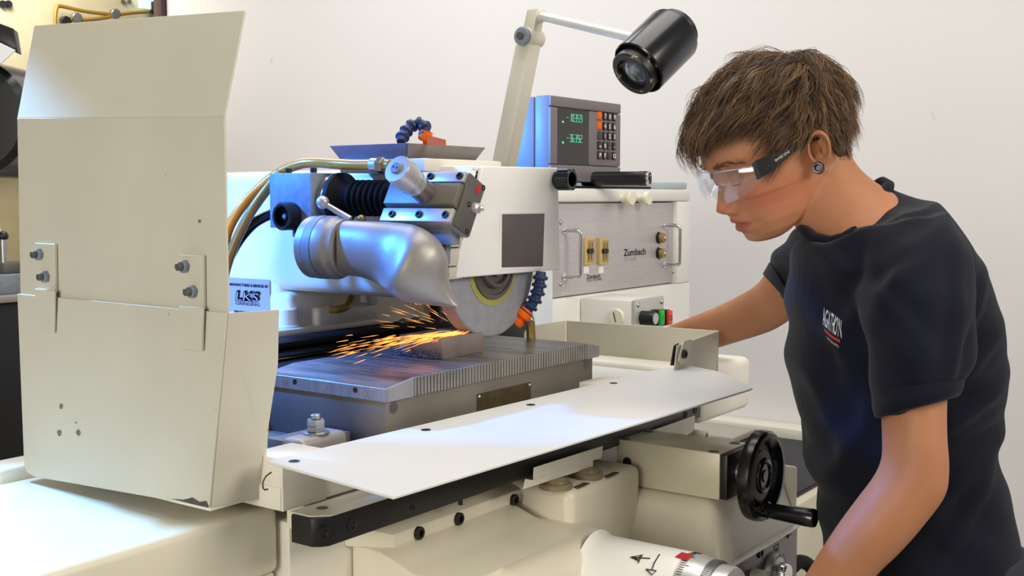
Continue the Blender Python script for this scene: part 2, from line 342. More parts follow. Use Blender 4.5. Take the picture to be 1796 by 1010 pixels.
for x in (1028, 1054):
    c = PP(x, 440); t = MB()
    w, hh = .020, .058
    t.box(c.x-w, c.x+w, py-.010, py+.002, c.z-hh*.5-.003, c.z+hh*.5+.003, .002)
    sw = t.build('thumbwheel_switch', mat('tan_switch_plastic', (206, 178, 116), .45), rp)
    MB().box(c.x-w*.45, c.x+w*.85, py-.0115, py-.0095, c.z-hh*.45, c.z+hh*.45, .0008).build('window', mat('tan_switch_window', (176, 146, 84), .5), sw)
    for dx in (-.007, .004): MB().cyl(V((c.x+dx, py-.010, c.z)), V((c.x+dx, py-.016, c.z)), .006, n=12).build('wheel', BLACK, sw)
    for dx in (-.006, .006): MB().obox(V((c.x+dx-.002, py-.0122, c.z-.02)), (.0016, 0, 0), (0, .001, 0), (.004, 0, .04), 0).build('mark', BLACK, sw)
    q = PP(x, 473); MB().box(q.x-.011, q.x+.011, py-.001, py+.001, q.z-.008, q.z+.008, .0002, 1).build('label_tag', mat('paper_white', (245, 244, 244), .6), rp)
for y in (417, 444):
    c = PP(1155, y); cn = MB().lathe([(.0165, 0), (.0165, .003), (.013, .004), (.013, .006)], c+V((0, .001, 0)), NY, 6).build('socket', BLACK, rp)
    MB().lathe([(.0125, .0), (.0125, .012), (.009, .014), (.006, .014), (.006, .008), (0, .008)], c+V((.003, -.003, 0)), NY, 20).build('connector', BRASS, cn)
    MB().sph(c+V((.003, -.016, 0)), .005, 12).build('pin', SATIN, cn)
XR = (1, 0, 0)
text('Zumbach', .0235, PP(1094, 449), XR, NZ, INK, rp, sx=1.25, bold=.0006)
text('GV 3HS', .0150, PP(1094, 459), XR, NZ, GREYI, rp, sx=1.25)
text('Zumbach', .0130, PP(1029, 489), XR, NZ, INK, rp, sx=1.25, bold=.0003)
text('ELECTRONIC', .0095, PP(1029, 494.5), XR, NZ, INK, rp, sx=1.25)
MB().box(PP(983, 516).x, PP(1004, 513).x, py-.0008, py+.001, PP(990, 516).z-.003, PP(990, 512).z+.003, .0002, 1).build('label_tag', PANELG, rp)
for x in (1092, 1122):
    c = ony(x, 348, CYF); kn = MB().lathe([(.011, 0), (.011, .014), (.016, .016), (.0175, .019), (.0175, .025), (.0155, .028), (0, .0285)], c, NY, 28).build('cap_knob', mat('ivory_plastic', (236, 230, 206), .4), cab)

# digital readout on top of the cabinet
DY = 1.41; DP = lambda x, y, Y=DY: ony(x, y, Y)
dx0 = DP(966, 300).x; dx1 = DP(1089, 300).x; dzb = ctz+.013; dzt = DP(966, 167).z; dztr = DP(1090, 181).z; dzt = (dzt+dztr)/2
dro = thing('digital_readout', 'plum grey digital readout with green digits and keypad on the white cabinet', 'readout', ((dx0+dx1)/2, DY+.08, ctz+.005))
MB().box(dx0, dx1, DY+.006, DY+.045, dzb, dzt, .006).build('front_housing', PLUM, dro)
MB().box(dx0+.001, dx1-.001, DY+.046, DY+.10, dzb+.001, dzt-.002, .004).build('rear_housing', PLUM, dro)
MB().hexa([(dx0+.002, DY+.1005, dzb+.002), (dx1-.002, DY+.1005, dzb+.002), (dx1-.002, DY+.1005, dzt-.004), (dx0+.002, DY+.1005, dzt-.004)], [(dx0+.015, DY+.15, dzb+.01), (dx1-.015, DY+.15, dzb+.01), (dx1-.015, DY+.15, dzt-.04), (dx0+.015, DY+.15, dzt-.04)], .006).build('back_cover', PLUM, dro)
H_ = dzt-dzb; Wd = dx1-dx0
zs1 = dzb+H_*.21; zs2 = dzt-H_*.135; 
MB().box(dx0+.001, dx1-.001, DY, DY+.008, dzb+.001, zs1-.0015, .003).build('lower_bezel', PLUM, dro)
MB().box(dx0+.001, dx1-.001, DY, DY+.008, zs2+.0015, dzt-.001, .003).build('upper_bezel', PLUM, dro)
xa = DP(979, 250).x; xb = DP(1034, 250).x
MB().box(dx0+.001, xa-.001, DY+.001, DY+.008, zs1, zs2, .002).build('side_bezel', PLUM, dro)
kp = MB().box(xb+.001, dx1-.001, DY+.001, DY+.008, zs1, zs2, .002).build('keypad', PLUM, dro)
scn = MB().box(xa, xb, DY+.003, DY+.008, zs1, zs2, .0005, 1).build('screen', mat('screen_smoke', (26, 25, 20), .15, spec=.6), dro)
GREEN = emit('green_digits', (96, 222, 172), .75)
SEG = {'0': 'abcdef', '1': 'bc', '2': 'abged', '3': 'abgcd', '5': 'afgcd', '6': 'afgedc', '9': 'abfgcd', '-': 'g'}
def seven(mb, ch, x, z, w, h, y, t=.0022):
    R = {'a': (0, w, h-t, h), 'd': (0, w, 0, t), 'g': (0, w, h/2-t/2, h/2+t/2), 'f': (0, t, h/2, h), 'b': (w-t, w, h/2, h), 'e': (0, t, 0, h/2), 'c': (w-t, w, 0, h/2)}
    for k in SEG[ch]: a, b_, c, d = R[k]; g = .0004; mb.box(x+a+g, x+b_-g, y, y+.0008, z+c+g, z+d-g, 0)
for row, (s_, yb) in enumerate((('-10359', 213), ('-36392', 249))):
    zb = DP(1000, yb).z; x1 = DP(1024, yb).x; wdt = .0114
    for i, ch in enumerate(s_):
        mb = MB(); seven(mb, ch, x1-(6-i)*wdt, zb, .0080, .0180, DY+.0024, .0015); mb.build('digit', GREEN, scn)
    MB().box(x1-7.6*wdt, x1-7.1*wdt, DY+.0024, DY+.0032, zb-.004, zb, 0).build('indicator', GREEN, scn)
rows = [['', '7', '8', '9'], ['', '4', '5', '6'], [' ', '1', '2', '3'], ['+/-', '0', '.', '-'], ['P', 'F', '=', 'O']]
kx = [DP(x, 250).x for x in (1051, 1059.5, 1067.5, 1076)]
for j, row in enumerate(rows):
    for i, ch in enumerate(row):
        zc = DP(1060, 204+j*17.2).z; dim = ch in (' ', '.', '=')
        col = ORANGE if ch == '' else (mat('dim_key', (62, 57, 60), .5) if dim else BLACK)
        w = .0066 if i else .0076; hh = .0092
        k = MB().box(kx[i]-w, kx[i]+w, DY-.003, DY+.003, zc-hh, zc+hh, .0015).build('key', col, kp)
        if ch.strip() and ch != '=': text(ch, .0150 if len(ch) == 1 else .008, (kx[i], DY-.0032, zc-.0052), XR, NZ, WHITEI, k, align='CENTER', bold=.0003)
for x in (dx0+.05, dx1-.07): MB().box(x, x+.03, DY+.03, DY+.06, ctz+.005, dzb+.001, .002).build('foot', BLACK, dro)
# black tube lying next to the readout
c = dep(1137, 317.5, 2.62); ax = (RV*1.0-FV*.45).normalized(); ax.z = 0
tb = thing('black_tube', 'short black tube with bright open rim lying right of the digital readout', 'tube', (c.x, c.y, ctz+.005))
rr = .0172; c.z = ctz+.005+rr
MB().lathe([(rr*.6, -.16), (rr*.96, -.16), (rr*.96, -.022), (rr, -.02), (rr, .0), (rr*.78, .0), (rr*.78, -.06), (0, -.06)], c, ax, 28).build('barrel', BLACK, tb)
MB().lathe([(rr*.80, -.001), (rr*1.04, -.001), (rr*1.04, .003), (rr*.82, .004), (rr*.80, -.001)], c, ax, 28).build('rim', CHROME, tb)

# start-stop box in front of the cabinet
q0 = ony(1113, 545, 1.255); q1 = ony(1165, 520, 1.255)
sx0, sx1 = q0.x, q1.x; zt_ = ony(1113, 527, 1.255).z
pb = thing('push_button_box', 'cream switch box with black knob and green and red buttons under the rack panel', 'switch box', ((sx0+sx1)/2, 1.33, zt_-.13))
MB().box(sx0, sx1, 1.262, CYF, zt_-.13, zt_, .008).build('housing', WHITEP, pb)
fp = MB().box(sx0+.001, sx1+.001, 1.255, 1.2635, zt_-.128, zt_+.001, .004).build('front_plate', SATIN, pb)
F_ = lambda x, y: ony(x, y, 1.255)
for x, y in ((1119, 535), (1161, 529)): screw(F_(x, y), NY, .006, fp, 'screw', STEEL, .004, False)
MB().lathe([(.016, 0), (.016, .030), (.0145, .034), (.0, .034)], F_(1126, 557), NY, 24).build('knob', BLACK, fp)
kc = F_(1126, 557); MB().lathe([(.0125, .0341), (.0125, .0355), (0, .036)], kc, NY, 24).build('knob_cap', SATIN, fp)
for x, nm, cc in ((1146, 'green', (24, 176, 50)), (1160, 'red', (222, 66, 44))):
    c = F_(x, 556); bd = MB().box(c.x-.011, c.x+.011, 1.237, 1.2555, c.z-.018, c.z+.018, .002).build('button_bezel', BLACK, fp)
    MB().box(c.x-.0095, c.x+.0095, 1.230, 1.238, c.z-.0165, c.z+.0165, .002).build(nm+'_button', mat(nm+'_button', cc, .35, var=.03), bd)['label'] = 'square %s push button' % nm
    text('I' if nm == 'green' else 'O', .018, (c.x, 1.2298, c.z-.006), XR, NZ, mat('dim_ink', (40, 60, 30), .6), bd, align='CENTER')
pl = onx(1082, 556, sx0); pc = MB().lathe([(.019, 0), (.019, .004), (.017, .006), (.0, .006)], pl, NX, 28).build('blank_plug', mat('ivory_plastic', (236, 230, 206), .4), pb)
MB().obox(pl+V((-.0066, -.002, -.011)), (.001, 0, 0), (0, .003, 0), (0, .006, .022), 0).build('slot', DARKST, pc)

# ================================================================ surface grinder: base
base = thing('surface_grinder', 'cream surface grinder base with stepped front castings under the table', 'machine base', (1.3, 1.1, 0))
BY = .97
MB().box(.905, 1.055, BY, 1.5, 0, 1.072, .003).build('left_end_casting', CREAM, base)
MB().box(1.059, 1.785, BY-.006, 1.5, 0, 1.066, .006).build('main_casting', CASTING, base)
# apron strip with three screws, sloping down to the shelf
sl = ony(690, 935, .92).x; sr = 1.33
st = MB().hexa([(sl-.035, BY, 1.020), (sr, BY, 1.020), (sr, BY, 1.048), (sl-.035, BY, 1.048)], [(sl, .92, 1.018), (sr, .92, 1.018), (sr, .92, 1.036), (sl, .92, 1.036)], .003).build('screw_strip', CASTING, base)
for x, y in ((733, 934), (803, 909), (900, 876)): screw(ony(x, y, .92), NY, .0082, st, 'screw', BLACKO, .006)
zs = 1.0; yf = onz(980, 966, zs).y; xl = onz(734, 974, zs).x; xr = onz(1113, 930, zs).x
MB().prism([(sl-.022, y, z) for y, z in ((.970, .8), (.970, 1.0205), (.922, 1.0195), (.905, 1.014), (.870, 1.0025), (.80, 1.0005), (.80, .8))], (xr-.04-sl+.022, 0, 0), .004, 2).build('sloping_apron', CASTING, base)
MB().box(xl, xr+.006, yf-.012, .93, .60, zs, .030, 5).build('shelf_housing', CASTING, base)
# pad with two oil caps
pz = 1.045
pad = MB().box(1.302, 1.50, .835, .975, .90, pz, .014, 4).build('oiler_pad', CASTING, base)
for x, y in ((975, 850), (1030, 831)):
    c = onz(x, y, pz+.004); c.z = pz
    oc = MB().lathe([(.0235, 0), (.0235, .006), (.021, .008), (.017, .008), (.016, .0095), (.0, .010)], c, NZ, 32).build('oiler_cap', mat('stone_grey_cap', (136, 124, 98), .55, .2, var=.15, scale=30), pad)
    MB().lathe([(.0160, .0096), (.0155, .0112), (0, .0118)], c, NZ, 28).build('cap_glass', mat('amber_glass_cap', (128, 112, 62), .25, var=.2, scale=20), oc)
    d_ = c+V((.018, -.028, .0)); MB().obox(d_+V((0, 0, -.0005)), (.030, .002, 0), (-.002, .009, 0), (0, 0, .0012), 0).build('tag_plate', mat('dark_red_tag', (84, 48, 36), .5), pad)
# handwheel pedestal, block and back plate
MB().hexa([(1.497, .715, 1.006), (1.755, .715, 1.006), (1.755, .96, 1.006), (1.495, .96, 1.006)], [(1.455, .680, .905), (1.765, .680, .905), (1.765, .96, .905), (1.452, .96, .905)], .022, 5).build('handwheel_pedestal', CASTING, base)
MB().box(1.44, 1.77, .705, .96, .2, .906, .004).build('lower_front_body', CREAM, base)
MB().box(1.752, 1.760, .69, .80, .90, 1.012, .004).build('edge_plate', CREAM, base)
blk = MB().box(1.509, 1.603, .711, .885, 1.007, 1.076, .0015).build('gear_block', mat('satin_cream_block', (205, 198, 174), .35, .1, var=.05, scale=10), base)
for x, y in ((1098, 770), (1137, 757), (1252, 792), (1289, 777)):
    c = onz(x, y, 1.076); MB().lathe([(.0078, .0002), (.0078, .0006), (.0050, .0007), (.0048, -.003), (0, -.003)], c, NZ, 18).build('screw_recess', DARKST, blk)
c = onx(1100, 810, 1.509); MB().lathe([(.0075, 0), (.0075, .0004), (.0, .0004)], c, NX, 18).build('bore', BLACK, blk)
MB().box(1.5115, 1.601, .700, .7125, 1.008, 1.074, .001).build('end_plate', BLACKO, blk)

# rail (dog rail) with cream cap
rail = thing('dog_rail', 'long black rail with cream top strip along the front under the white plate', 'rail', (1.32, .90, 1.071))
MB().prism([(.872, .885, 1.0665), (.880, .880, 1.0665), (1.788, .880, 1.0665), (1.788, .925, 1.0665), (.866, .925, 1.0665), (.866, .893, 1.0665)], (0, 0, .0320), .0012).build('bar', BLACKO, rail)
MB().prism([(.884, .8805, 1.0988), (1.786, .8805, 1.0988), (1.786, .929, 1.0988), (.868, .929, 1.0988), (.868, .897, 1.0988)], (0, 0, .0018), .0005, 1).build('cap_strip', CREAMW, rail)
MB().box(.90, 1.78, .9255, .9690, 1.0665, 1.0975, .002).build('carrier_web', CREAM, rail)
R_ = lambda x, y: ony(x, y, .88)
for x, y, r_ in ((618, 920, .0085), (568, 936, .0085), (724, 890, .0042), (1203, 726, .006), (1220, 719, .006)): screw(R_(x, y), NY, r_, rail, 'screw', BLACKO, .0015)
c = onz(565, 891, 1.1006); MB().lathe([(.0065, .0), (.0065, .0006), (0, .0006)], c, NZ, 16).build('screw_recess', DARKST, rail)
MB().cyl(R_(829, 868)+V((0, .02, -.004)), R_(829, 868)+V((0, .02, -.016)), .003).build('stop_pin', BLACK, rail)
# bent guard strips clipped under the rail
def strip(pts, Y, name, label):
    o = MB().prism([ony(x, y, Y) for x, y in pts], (0, .0015, 0), .0004, 1).build(name, CREAM); return tag(o, label, 'strip')
fl = thing('wiper_flap', 'bent cream sheet metal flap hanging below the black rail above the oil caps', 'flap', (1.45, .87, 1.05))
MB().prism([ony(x, y, .868) for x, y in ((937, 820), (1058, 782), (1055, 803), (936, 842))], (0, .0015, 0), .0004, 1).build('upper_leaf', CREAM, fl)
MB().prism([ony(x, y, .866) for x, y in ((918, 858), (922, 840), (936, 842), (1041, 806), (1040, 819))], (0, .0015, 0), .0004, 1).build('lower_leaf', CREAM, fl)
strip([(1132, 759), (1219, 729), (1218, 752), (1212, 760), (1150, 776), (1140, 774)], .874, 'wiper_strip', 'short cream strip below the right end of the black rail')
c = onz(1207, 760, 1.06); rr = MB(); q = ony(1212, 763, .90)
tag(MB().lathe([(.008, 0), (.008, .03), (.011, .03), (.011, .0), (.008, 0)], q, NY, 20).build('pipe_stub', CREAM), 'small cream pipe stub end behind the handwheel block', 'pipe')

# ---------------------------------------------------------------- moving table
tb_ = thing('grinder_table', 'cream moving table carrying the magnetic chuck between the two splash guards', 'table', (1.4, 1.1, 1.10))
MB().box(.86, 1.85, .935, 1.32, 1.1005, 1.128, .003).build('table_bed', CREAM, tb_)
MB().box(.90, 1.60, .94, 1.24, 1.1275, 1.134, .001).build('steel_table_top', IRON, tb_)
MB().box(1.60, 1.875, .90, 1.30, 1.1275, 1.138, .003).build('right_trough', PALE, tb_)
MB().box(1.7895, 2.000, .880, 1.22, 1.052, 1.150, .014, 4).build('right_end_cover', CREAM, tb_)
MB().box(.862, .93, .933, .99, 1.10, 1.160, .002).build('plate_bracket', CREAM, tb_)
MB().box(1.5, 1.58, .90, .95, 1.128, 1.1605, .002).build('plate_bracket', CREAM, tb_)
zp = 1.1635
A = [onz(x, y, zp) for x, y in ((467, 808), (690, 871), (1313, 683), (1320, 680), (1318, 677), (1265, 652), (1195, 638))]
plate = MB().prism(A, (0, 0, -.003), .0006, 1).build('table_cover_plate', PALE)
tag(plate, 'long white cover plate with dark screws lying in front of the chuck', 'cover plate')
for x, y in ((516, 809), (747, 754), (931, 710), (1076, 672), (1196, 640)):
    MB().lathe([(.0062, -.0005), (.0062, .0006), (.003, .0007), (.003, .0002), (0, .0002)], onz(x, y, zp), NZ, 16).build('screw', BLACKO, plate)
MB().prism([onz(x, y, zp-.0012) for x, y in ((690.5, 871.6), (1313, 683.5), (1313, 682.2), (690, 870))], (0, 0, -.0024), 0).build('worn_edge', mat('worn_brown_edge', (70, 52, 48), .6, var=.5, scale=40), plate)
# wire loop and clip at the plate's left end
wl = [ony(x, y, .925) for x, y in ((476, 828), (466, 836), (461, 848), (463, 858), (470, 858))]
tag(MB().tube(wl, .0009, 6).build('wire_loop', DARKST), 'thin wire loop hanging under the left tip of the white plate', 'wire')

# T-slot clamp
cl = thing('chuck_clamp', 'rounded steel clamp with hexagon nut at the near left corner of the chuck', 'clamp', (1.0, .93, 1.134))
q = onz(548, 768, 1.160)
MB().box(q.x-.030, q.x+.050, q.y-.012, q.y+.025, 1.134, 1.163, .008, 4).build('clamp_body', ALU, cl)
c = V((q.x+.012, q.y+.006, 1.1625))
MB().lathe([(.0165, 0), (.0165, .0025), (.014, .003)], c, NZ, 24).build('washer', STEEL, cl)
MB().cyl(c+V((0, 0, .003)), c+V((0, 0, .010)), .0118, n=6, ch=.001).build('nut', STEEL, cl)
MB().cyl(c+V((0, 0, .010)), c+V((0, 0, .018)), .0118, n=6, ch=.001).build('lock_nut', STEEL, cl)
MB().cyl(c+V((0, 0, .018)), c+V((0, 0, .024)), .0062, n=16, ch=.001).build('stud', STEEL, cl)
q = onz(500, 770, 1.150); ts = MB().box(.955, 1.045, 1.005, 1.06, 1.134, 1.152, .001).build('stop_block', IRON)
tag(ts, 'flat dark steel stop block left of the clamp at the chuck end', 'stop block')
c = onx(495, 770, .955); MB().lathe([(.006, 0), (.006, .0005), (0, .0005)], V((.955, 1.03, 1.143)), NX, 16).build('bore', BLACK, ts)

# ---------------------------------------------------------------- magnetic chuck
ZC = 1.2200; kz = (HCAM-ZC)/(HCAM-1.2124)
yc = .944; xA = 1.050; xB = 1.553; yB = 1.165
ch_ = thing('magnetic_chuck', 'long steel magnetic chuck with striped pole edge on the grinder table', 'magnetic chuck', (1.3, 1.05, 1.134))
bd = MB().box(xA+.0005, xB-.014, yc+.004, yB-.004, 1.134, 1.1955, .001).build('chuck_body', IRON, ch_)
zl = 1.2124; xi = ony(727, 662, yc).x; xj = ony(1030, 607, yc).x
pts = [(xA, yc, 1.1945), (xB, yc, 1.1945), (xB, yc, zl), (xj, yc, ZC), (xi, yc, ZC), (xA, yc, zl)]
STRK = mat('streaked_ground_steel', (108, 104, 100), .34, .5, var=.75, scale=7, stretch=(11, 1, 1), specks=(120, .70, (56, 56, 60)))
MB().prism([V(p)+V((0, .0032, 0)) for p in pts], (0, yB-yc-.0032, 0), .0006, 1).build('pole_plate', STRK, ch_)
L_ = MB(); n = 62; w = (xj-xi)/n
for i in range(n):
    x = xi+i*w; L_.box(x, x+w*.72, yc, yc+.006, 1.1955, ZC-.0003, .0004, 1)
L_ = L_.build('pole_laminations', mat('lamination_steel', (156, 150, 140), .4, .7, var=.15, scale=30), ch_); L_['kind'] = 'stuff'
for a, b_, z0, z1 in ((xA, xi-.001, zl, ZC), (xj, xB, ZC, zl)):
    MB().prism([(a, yc, 1.1948), (b_, yc, 1.1948), (b_, yc, z1-.0004), (a, yc, z0-.0004)], (0, .006, 0), .0004, 1).build('end_bar', GROUND, ch_)
ep = MB().box(xA-.0020, xA+.004, yc+.001, yB-.002, 1.1945, zl-.0006, .0006, 1).build('end_strip', GROUND, ch_)
X_ = xA-.0020
for x, y in ((517, 667), (623, 683)): 
    p = onx(x, y, X_); p.z = max(min(p.z, zl-.007), 1.2); MB().lathe([(.0038, -.002), (.0038, .0003), (.0, .0003)], p, NX, 16).build('bore', BLACK, ep)
for x, y in ((500, 665), (569, 675), (640, 686)):
    p = onx(x, y, X_); p.z = 1.2035; MB().lathe([(.0042, 0), (.0042, .0003), (0, .0003)], p, NX, 16).build('plug', STEEL, ep)
Y_ = yc+.004
a = ony(836, 690, Y_); b2 = ony(930, 668, Y_)
np_ = MB().box(a.x, b2.x, Y_-.0014, Y_+.001, 1.150, 1.1785, .0004, 1).build('name_plate', DARKB, ch_)
for x in (a.x+.004, b2.x-.004): MB().sph(V((x, Y_-.0014, 1.175)), .0022, 10).build('rivet', SATIN, np_)
MB().box(a.x+.010, b2.x-.012, Y_-.0018, Y_-.001, 1.168, 1.1725, .0002, 1).build('embossed_band', DARKB, np_)
p = ony(1030, 642, Y_); MB().lathe([(.0078, 0), (.0078, .0004), (0, .0004)], V((p.x-.002, Y_, 1.186)), NY, 20).build('plug', DARKST, bd)
p = ony(690, 718, Y_); MB().lathe([(.0078, 0), (.0078, .0004), (0, .0004)], V((p.x, Y_, 1.186)), NY, 20).build('plug', DARKST, bd)

# workpiece with swarf
wf = onz(777, 630, ZC); wr = onz(848, 617, ZC); wb = onz(706, 624, ZC)
wz = ZC+.0295
wp = tag(MB().box(wf.x, wr.x, wf.y, wf.y+.082, ZC, wz, .0008).build('workpiece', mat('ground_workpiece', (150, 136, 132), .4, .5, var=.08, scale=40, bump=.05, bscale=200)), 'small ground steel block on the magnetic chuck under the grinding wheel', 'workpiece')
s_ = MB()
for i in range(420):
    x = wf.x-abs(random.gauss(0, .006)); y = wf.y+.004+random.random()*.085; z = ZC+.0012+abs(random.gauss(0, .0055))*max(0, 1-(wf.x-x)/.016)
    rr = random.uniform(.0006, .0017); s_.obox((x, y, z), (rr, rr*random.uniform(-.5, .5), 0), (0, rr, rr*.3), (0, -rr*.3, rr), 0)
for i in range(240):
    y = random.choice((1.0, 1.03, 1.07, 1.1, 1.12))+random.gauss(0, .006); x = random.uniform(xA+.03, wf.x+.02); rr = random.uniform(.00025, .0006)
    if .96 < y < 1.155: s_.obox((x, y, ZC+.0001), (rr, 0, 0), (0, rr, 0), (0, 0, rr), 0)
s_ = s_.build('swarf', mat('steel_swarf', (120, 122, 128), .3, .5, var=.3, scale=200)); s_['kind'] = 'stuff'; tag(s_, 'dark glittering steel swarf scattered on the chuck left of the workpiece', 'swarf')

# ---------------------------------------------------------------- left splash guard
SX = .792
def gx(x, y, X=SX): return onx(x, y, X)
lg = thing('left_splash_guard', 'tall folded cream splash guard with bolted straps at the left table end', 'splash guard', (SX, 1.13, 1.10))
T = (.0022, 0, 0)
lowb = [gx(30, 515), gx(398, 549), gx(367, 890), gx(60, 836), gx(47, 829), gx(42, 815)]
MB().prism(lowb, T, .0006, 1).build('lower_panel', CREAMW, lg)
ra = gx(398, 549); rb = gx(367, 890); rc = ony(490, 543, ra.y+.004); rd = ony(465, 828, rb.y-.004); re = ony(478, 872, rb.y-.004)
rc2 = ony(488, 640, ra.y+.012); rc3 = ony(472, 742, ra.y+.02)
MB().prism([ra+V((.0024, 0, 0)), rc, rc2, rc3, rd, re, rb+V((.0024, 0, 0))], (0, .002, 0), .0005, 1).build('return_panel', CREAMW, lg)
fl_, fr_ = gx(30, 207), gx(393, 205)
up = [gx(36, 530, SX+.0035), gx(401, 562, SX+.0035), gx(393, 205, SX+.0035), gx(30, 207, SX+.0035)]
MB().prism(up, T, .0005, 1).build('upper_panel', CREAMW, lg)
tx = SX+.045
MB().prism([gx(30, 207, SX+.0035), gx(393, 205, SX+.0035), gx(430, 18, tx), gx(60, 45, tx)], T, .0005, 1).build('top_flange', CREAMW, lg)
# far return behind (gives the guard its channel shape)
fa, fb = gx(31, 516), gx(43, 824)
MB().prism([fa+V((.0024, -.002, 0)), V((fa.x+.07, fa.y-.002, fa.z)), V((fb.x+.06, fb.y-.002, fb.z+.005)), fb+V((.0024, -.002, 0))], (0, .002, 0), .0005, 1).build('far_return_panel', CREAMW, lg)
MB().box(SX+.003, .862, .975, 1.318, 1.109, 1.121, .002).build('mounting_foot', CREAM, lg)
for j, (x0, x1, yt, ym, yb, b1, b2) in enumerate(((61, 96, 426, 507, 582, (71, 446), (82, 485)), (314, 356, 446, 537, 614, (326, 467), (340, 511)))):
    s1 = MB().prism([gx(x0, yt, SX-.001), gx(x1, yt+2, SX-.001), gx(x1+1, ym+6, SX-.001), gx(x0+1, ym+3, SX-.001)], (.004, 0, 0), .0006, 1).build('strap', CREAMW, lg)
    MB().prism([gx(x0, ym, SX-.006), gx(x1-1, ym+3, SX-.006), gx(x1-2, yb+2, SX-.004), gx(x0+3, yb-1, SX-.004)], (.0035, 0, 0), .0008, 1).build('hook_tongue', CREAMW, s1)
    MB().prism([gx(x0, ym, SX-.006), gx(x1-1, ym+3, SX-.006), gx(x1-1, ym+9, SX-.001), gx(x0, ym+6, SX-.001)], (.001, 0, .0012), .0003, 1).build('hook_bend', CREAMW, s1)
    for bx, by in (b1, b2):
        p = gx(bx, by, SX-.001); bt = MB().cyl(p, p+V((-.006, 0, 0)), .0072, n=6, ch=.0008).build('nut', GREYBLK, s1)
        MB().cyl(p+V((-.006, 0, 0)), p+V((-.012, 0, 0)), .0045, n=14, ch=.0008).build('bolt_end', DARKST, bt)

SCF = mat('dark_scuff', (112, 108, 94), .7, var=.25, scale=90)
for bx, by, rr in ((107, 712, 5), (104, 759, 6), (137, 759, 6), (133, 741, 2.5), (350, 388, 4)):
    pts = [gx(bx+rr*.7*math.cos(t)*random.uniform(.7, 1.2), by+rr*math.sin(t)*random.uniform(.7, 1.2), SX+(.0035 if by < 500 else 0)-.0002) for t in np.linspace(0, 2*math.pi, 11, endpoint=False)]
    MB().prism(pts, (.0004, 0, 0), 0).build('scuff_mark', SCF, lg)
pts = [(300, 874.5), (322, 876), (338, 872), (350, 880), (362, 878), (366, 888), (366, 890.5), (345, 886)]
MB().prism([gx(x, y, SX-.0002) for x, y in pts], (.0004, 0, 0), 0).build('chipped_corner', mat('dark_chip', (74, 70, 66), .7, var=.4, scale=120), lg)
# right splash guard (low tray at the far table end)
RX = 1.845
nt, ft = onx(1260, 580, RX), onx(993, 562, RX)
rg = thing('right_splash_guard', 'low open cream splash guard with a clamp screw at the right table end', 'splash guard', (RX, (nt.y+ft.y)/2, 1.138))
gz = 1.139
MB().prism([V((RX, nt.y, gz)), V((RX, ft.y, gz)), ft, nt], (.002, 0, 0), .0006, 1).build('end_panel', CREAMW, rg)
f1 = ony(920, 573, ft.y)
MB().prism([V((RX-.001, ft.y, gz)), V((f1.x, ft.y, gz)), V((f1.x, ft.y, f1.z-.012)), f1+V((.012, 0, 0)), ft+V((-.001, 0, 0))], (0, .002, 0), .0006, 1).build('far_return_panel', CREAMW, rg)
n1 = ony(1186, 606, nt.y); n2 = ony(1178, 640, nt.y); n3 = ony(1250, 655, nt.y)
MB().prism([nt+V((-.001, 0, 0)), n1, V((n2.x, nt.y, gz)), V((RX-.012, nt.y, gz))], (0, -.002, 0), .0006, 1).build('near_return_panel', CREAMW, rg)
cp = MB().prism([ony(x, y, nt.y-.004) for x, y in ((1198, 597), (1212, 594), (1211, 618), (1203, 634), (1194, 640), (1188, 632))], (0, -.002, 0), .0005, 1).build('hook_plate', CREAMW, rg)
screw(ony(1199, 621, nt.y-.006), NY, .0075, cp, 'screw', BLACKO, .005)
MB().prism([ony(x, y, nt.y+.003) for x, y in ((1181, 606), (1190, 601), (1187, 641), (1175, 641))], (0, -.001, 0), .0004, 1).build('black_seal', BLACK, rg)

# bed cover on the left
bzc = 1.092; e1 = onz(343, 928, bzc); ye = e1.y
bc = thing('bed_cover', 'broad cream bed cover under the left splash guard in the lower left corner', 'bed cover', (.7, 1.15, 1.0))
xl2 = onz(72, 1009, bzc).x
MB().prism([(xl2-.12, ye, bzc-.08), (.9015, ye, bzc-.08), (.9015, ye, bzc), (xl2, ye, bzc), (xl2-.10, ye, bzc-.022)], (0, .36, 0), .010, 4).build('cover', CASTING, bc)
MB().box(xl2-.10, .9005, ye+.008, ye+.36, .3, bzc-.081, .004).build('lower_body', CREAM, bc)
q = onz(150, 850, bzc)
MB().box(q.x-.06, q.x+.12, ye+.362, ye+.42, .95, bzc+.016, .008, 3).build('rear_cover', CREAM, bc)

# ---------------------------------------------------------------- column and way covers behind the chuck
col = thing('grinder_column', 'large cream column casting of the grinder behind the dust nozzle', 'column', (1.6, 1.6, 0))
HX = 1.335
zb_ = onx(600, 518, HX).z; zt2 = onx(420, 301, HX).z
MB().box(HX, 1.76, 1.19, 1.80, zb_, zt2, .022, 5).build('wheelhead_housing', CASTING, col)
MB().box(HX+.002, 1.74, onx(492, 520, HX).y, 1.80, 1.0, zb_+.05, .015, 4).build('column_body', CASTING, col)
MB().cyl(V((HX+.14, 1.83, zb_+.04)), V((HX+.14, 1.60, zb_+.04)), .155, n=40, ch=.01).build('motor_bulge', CASTING, col)
cyf = 1.40
MB().box(1.335, 1.56, cyf+.02, 1.8, 1.02, zb_-.001, .012, 3).build('column_base', CASTING, col)
pdz = ony(600, 570, cyf).z
MB().box(1.02, ony(667, 560, cyf).x, cyf, 1.62, pdz-.012, pdz+.004, .004).build('base_flange', CASTING, col)
MB().box(ony(560, 560, cyf).x, ony(667, 560, cyf).x, cyf+.003, 1.6, pdz, pdz+.034, .008, 3).build('base_pad', CASTING, col)
c = ony(517, 574, cyf+.012)
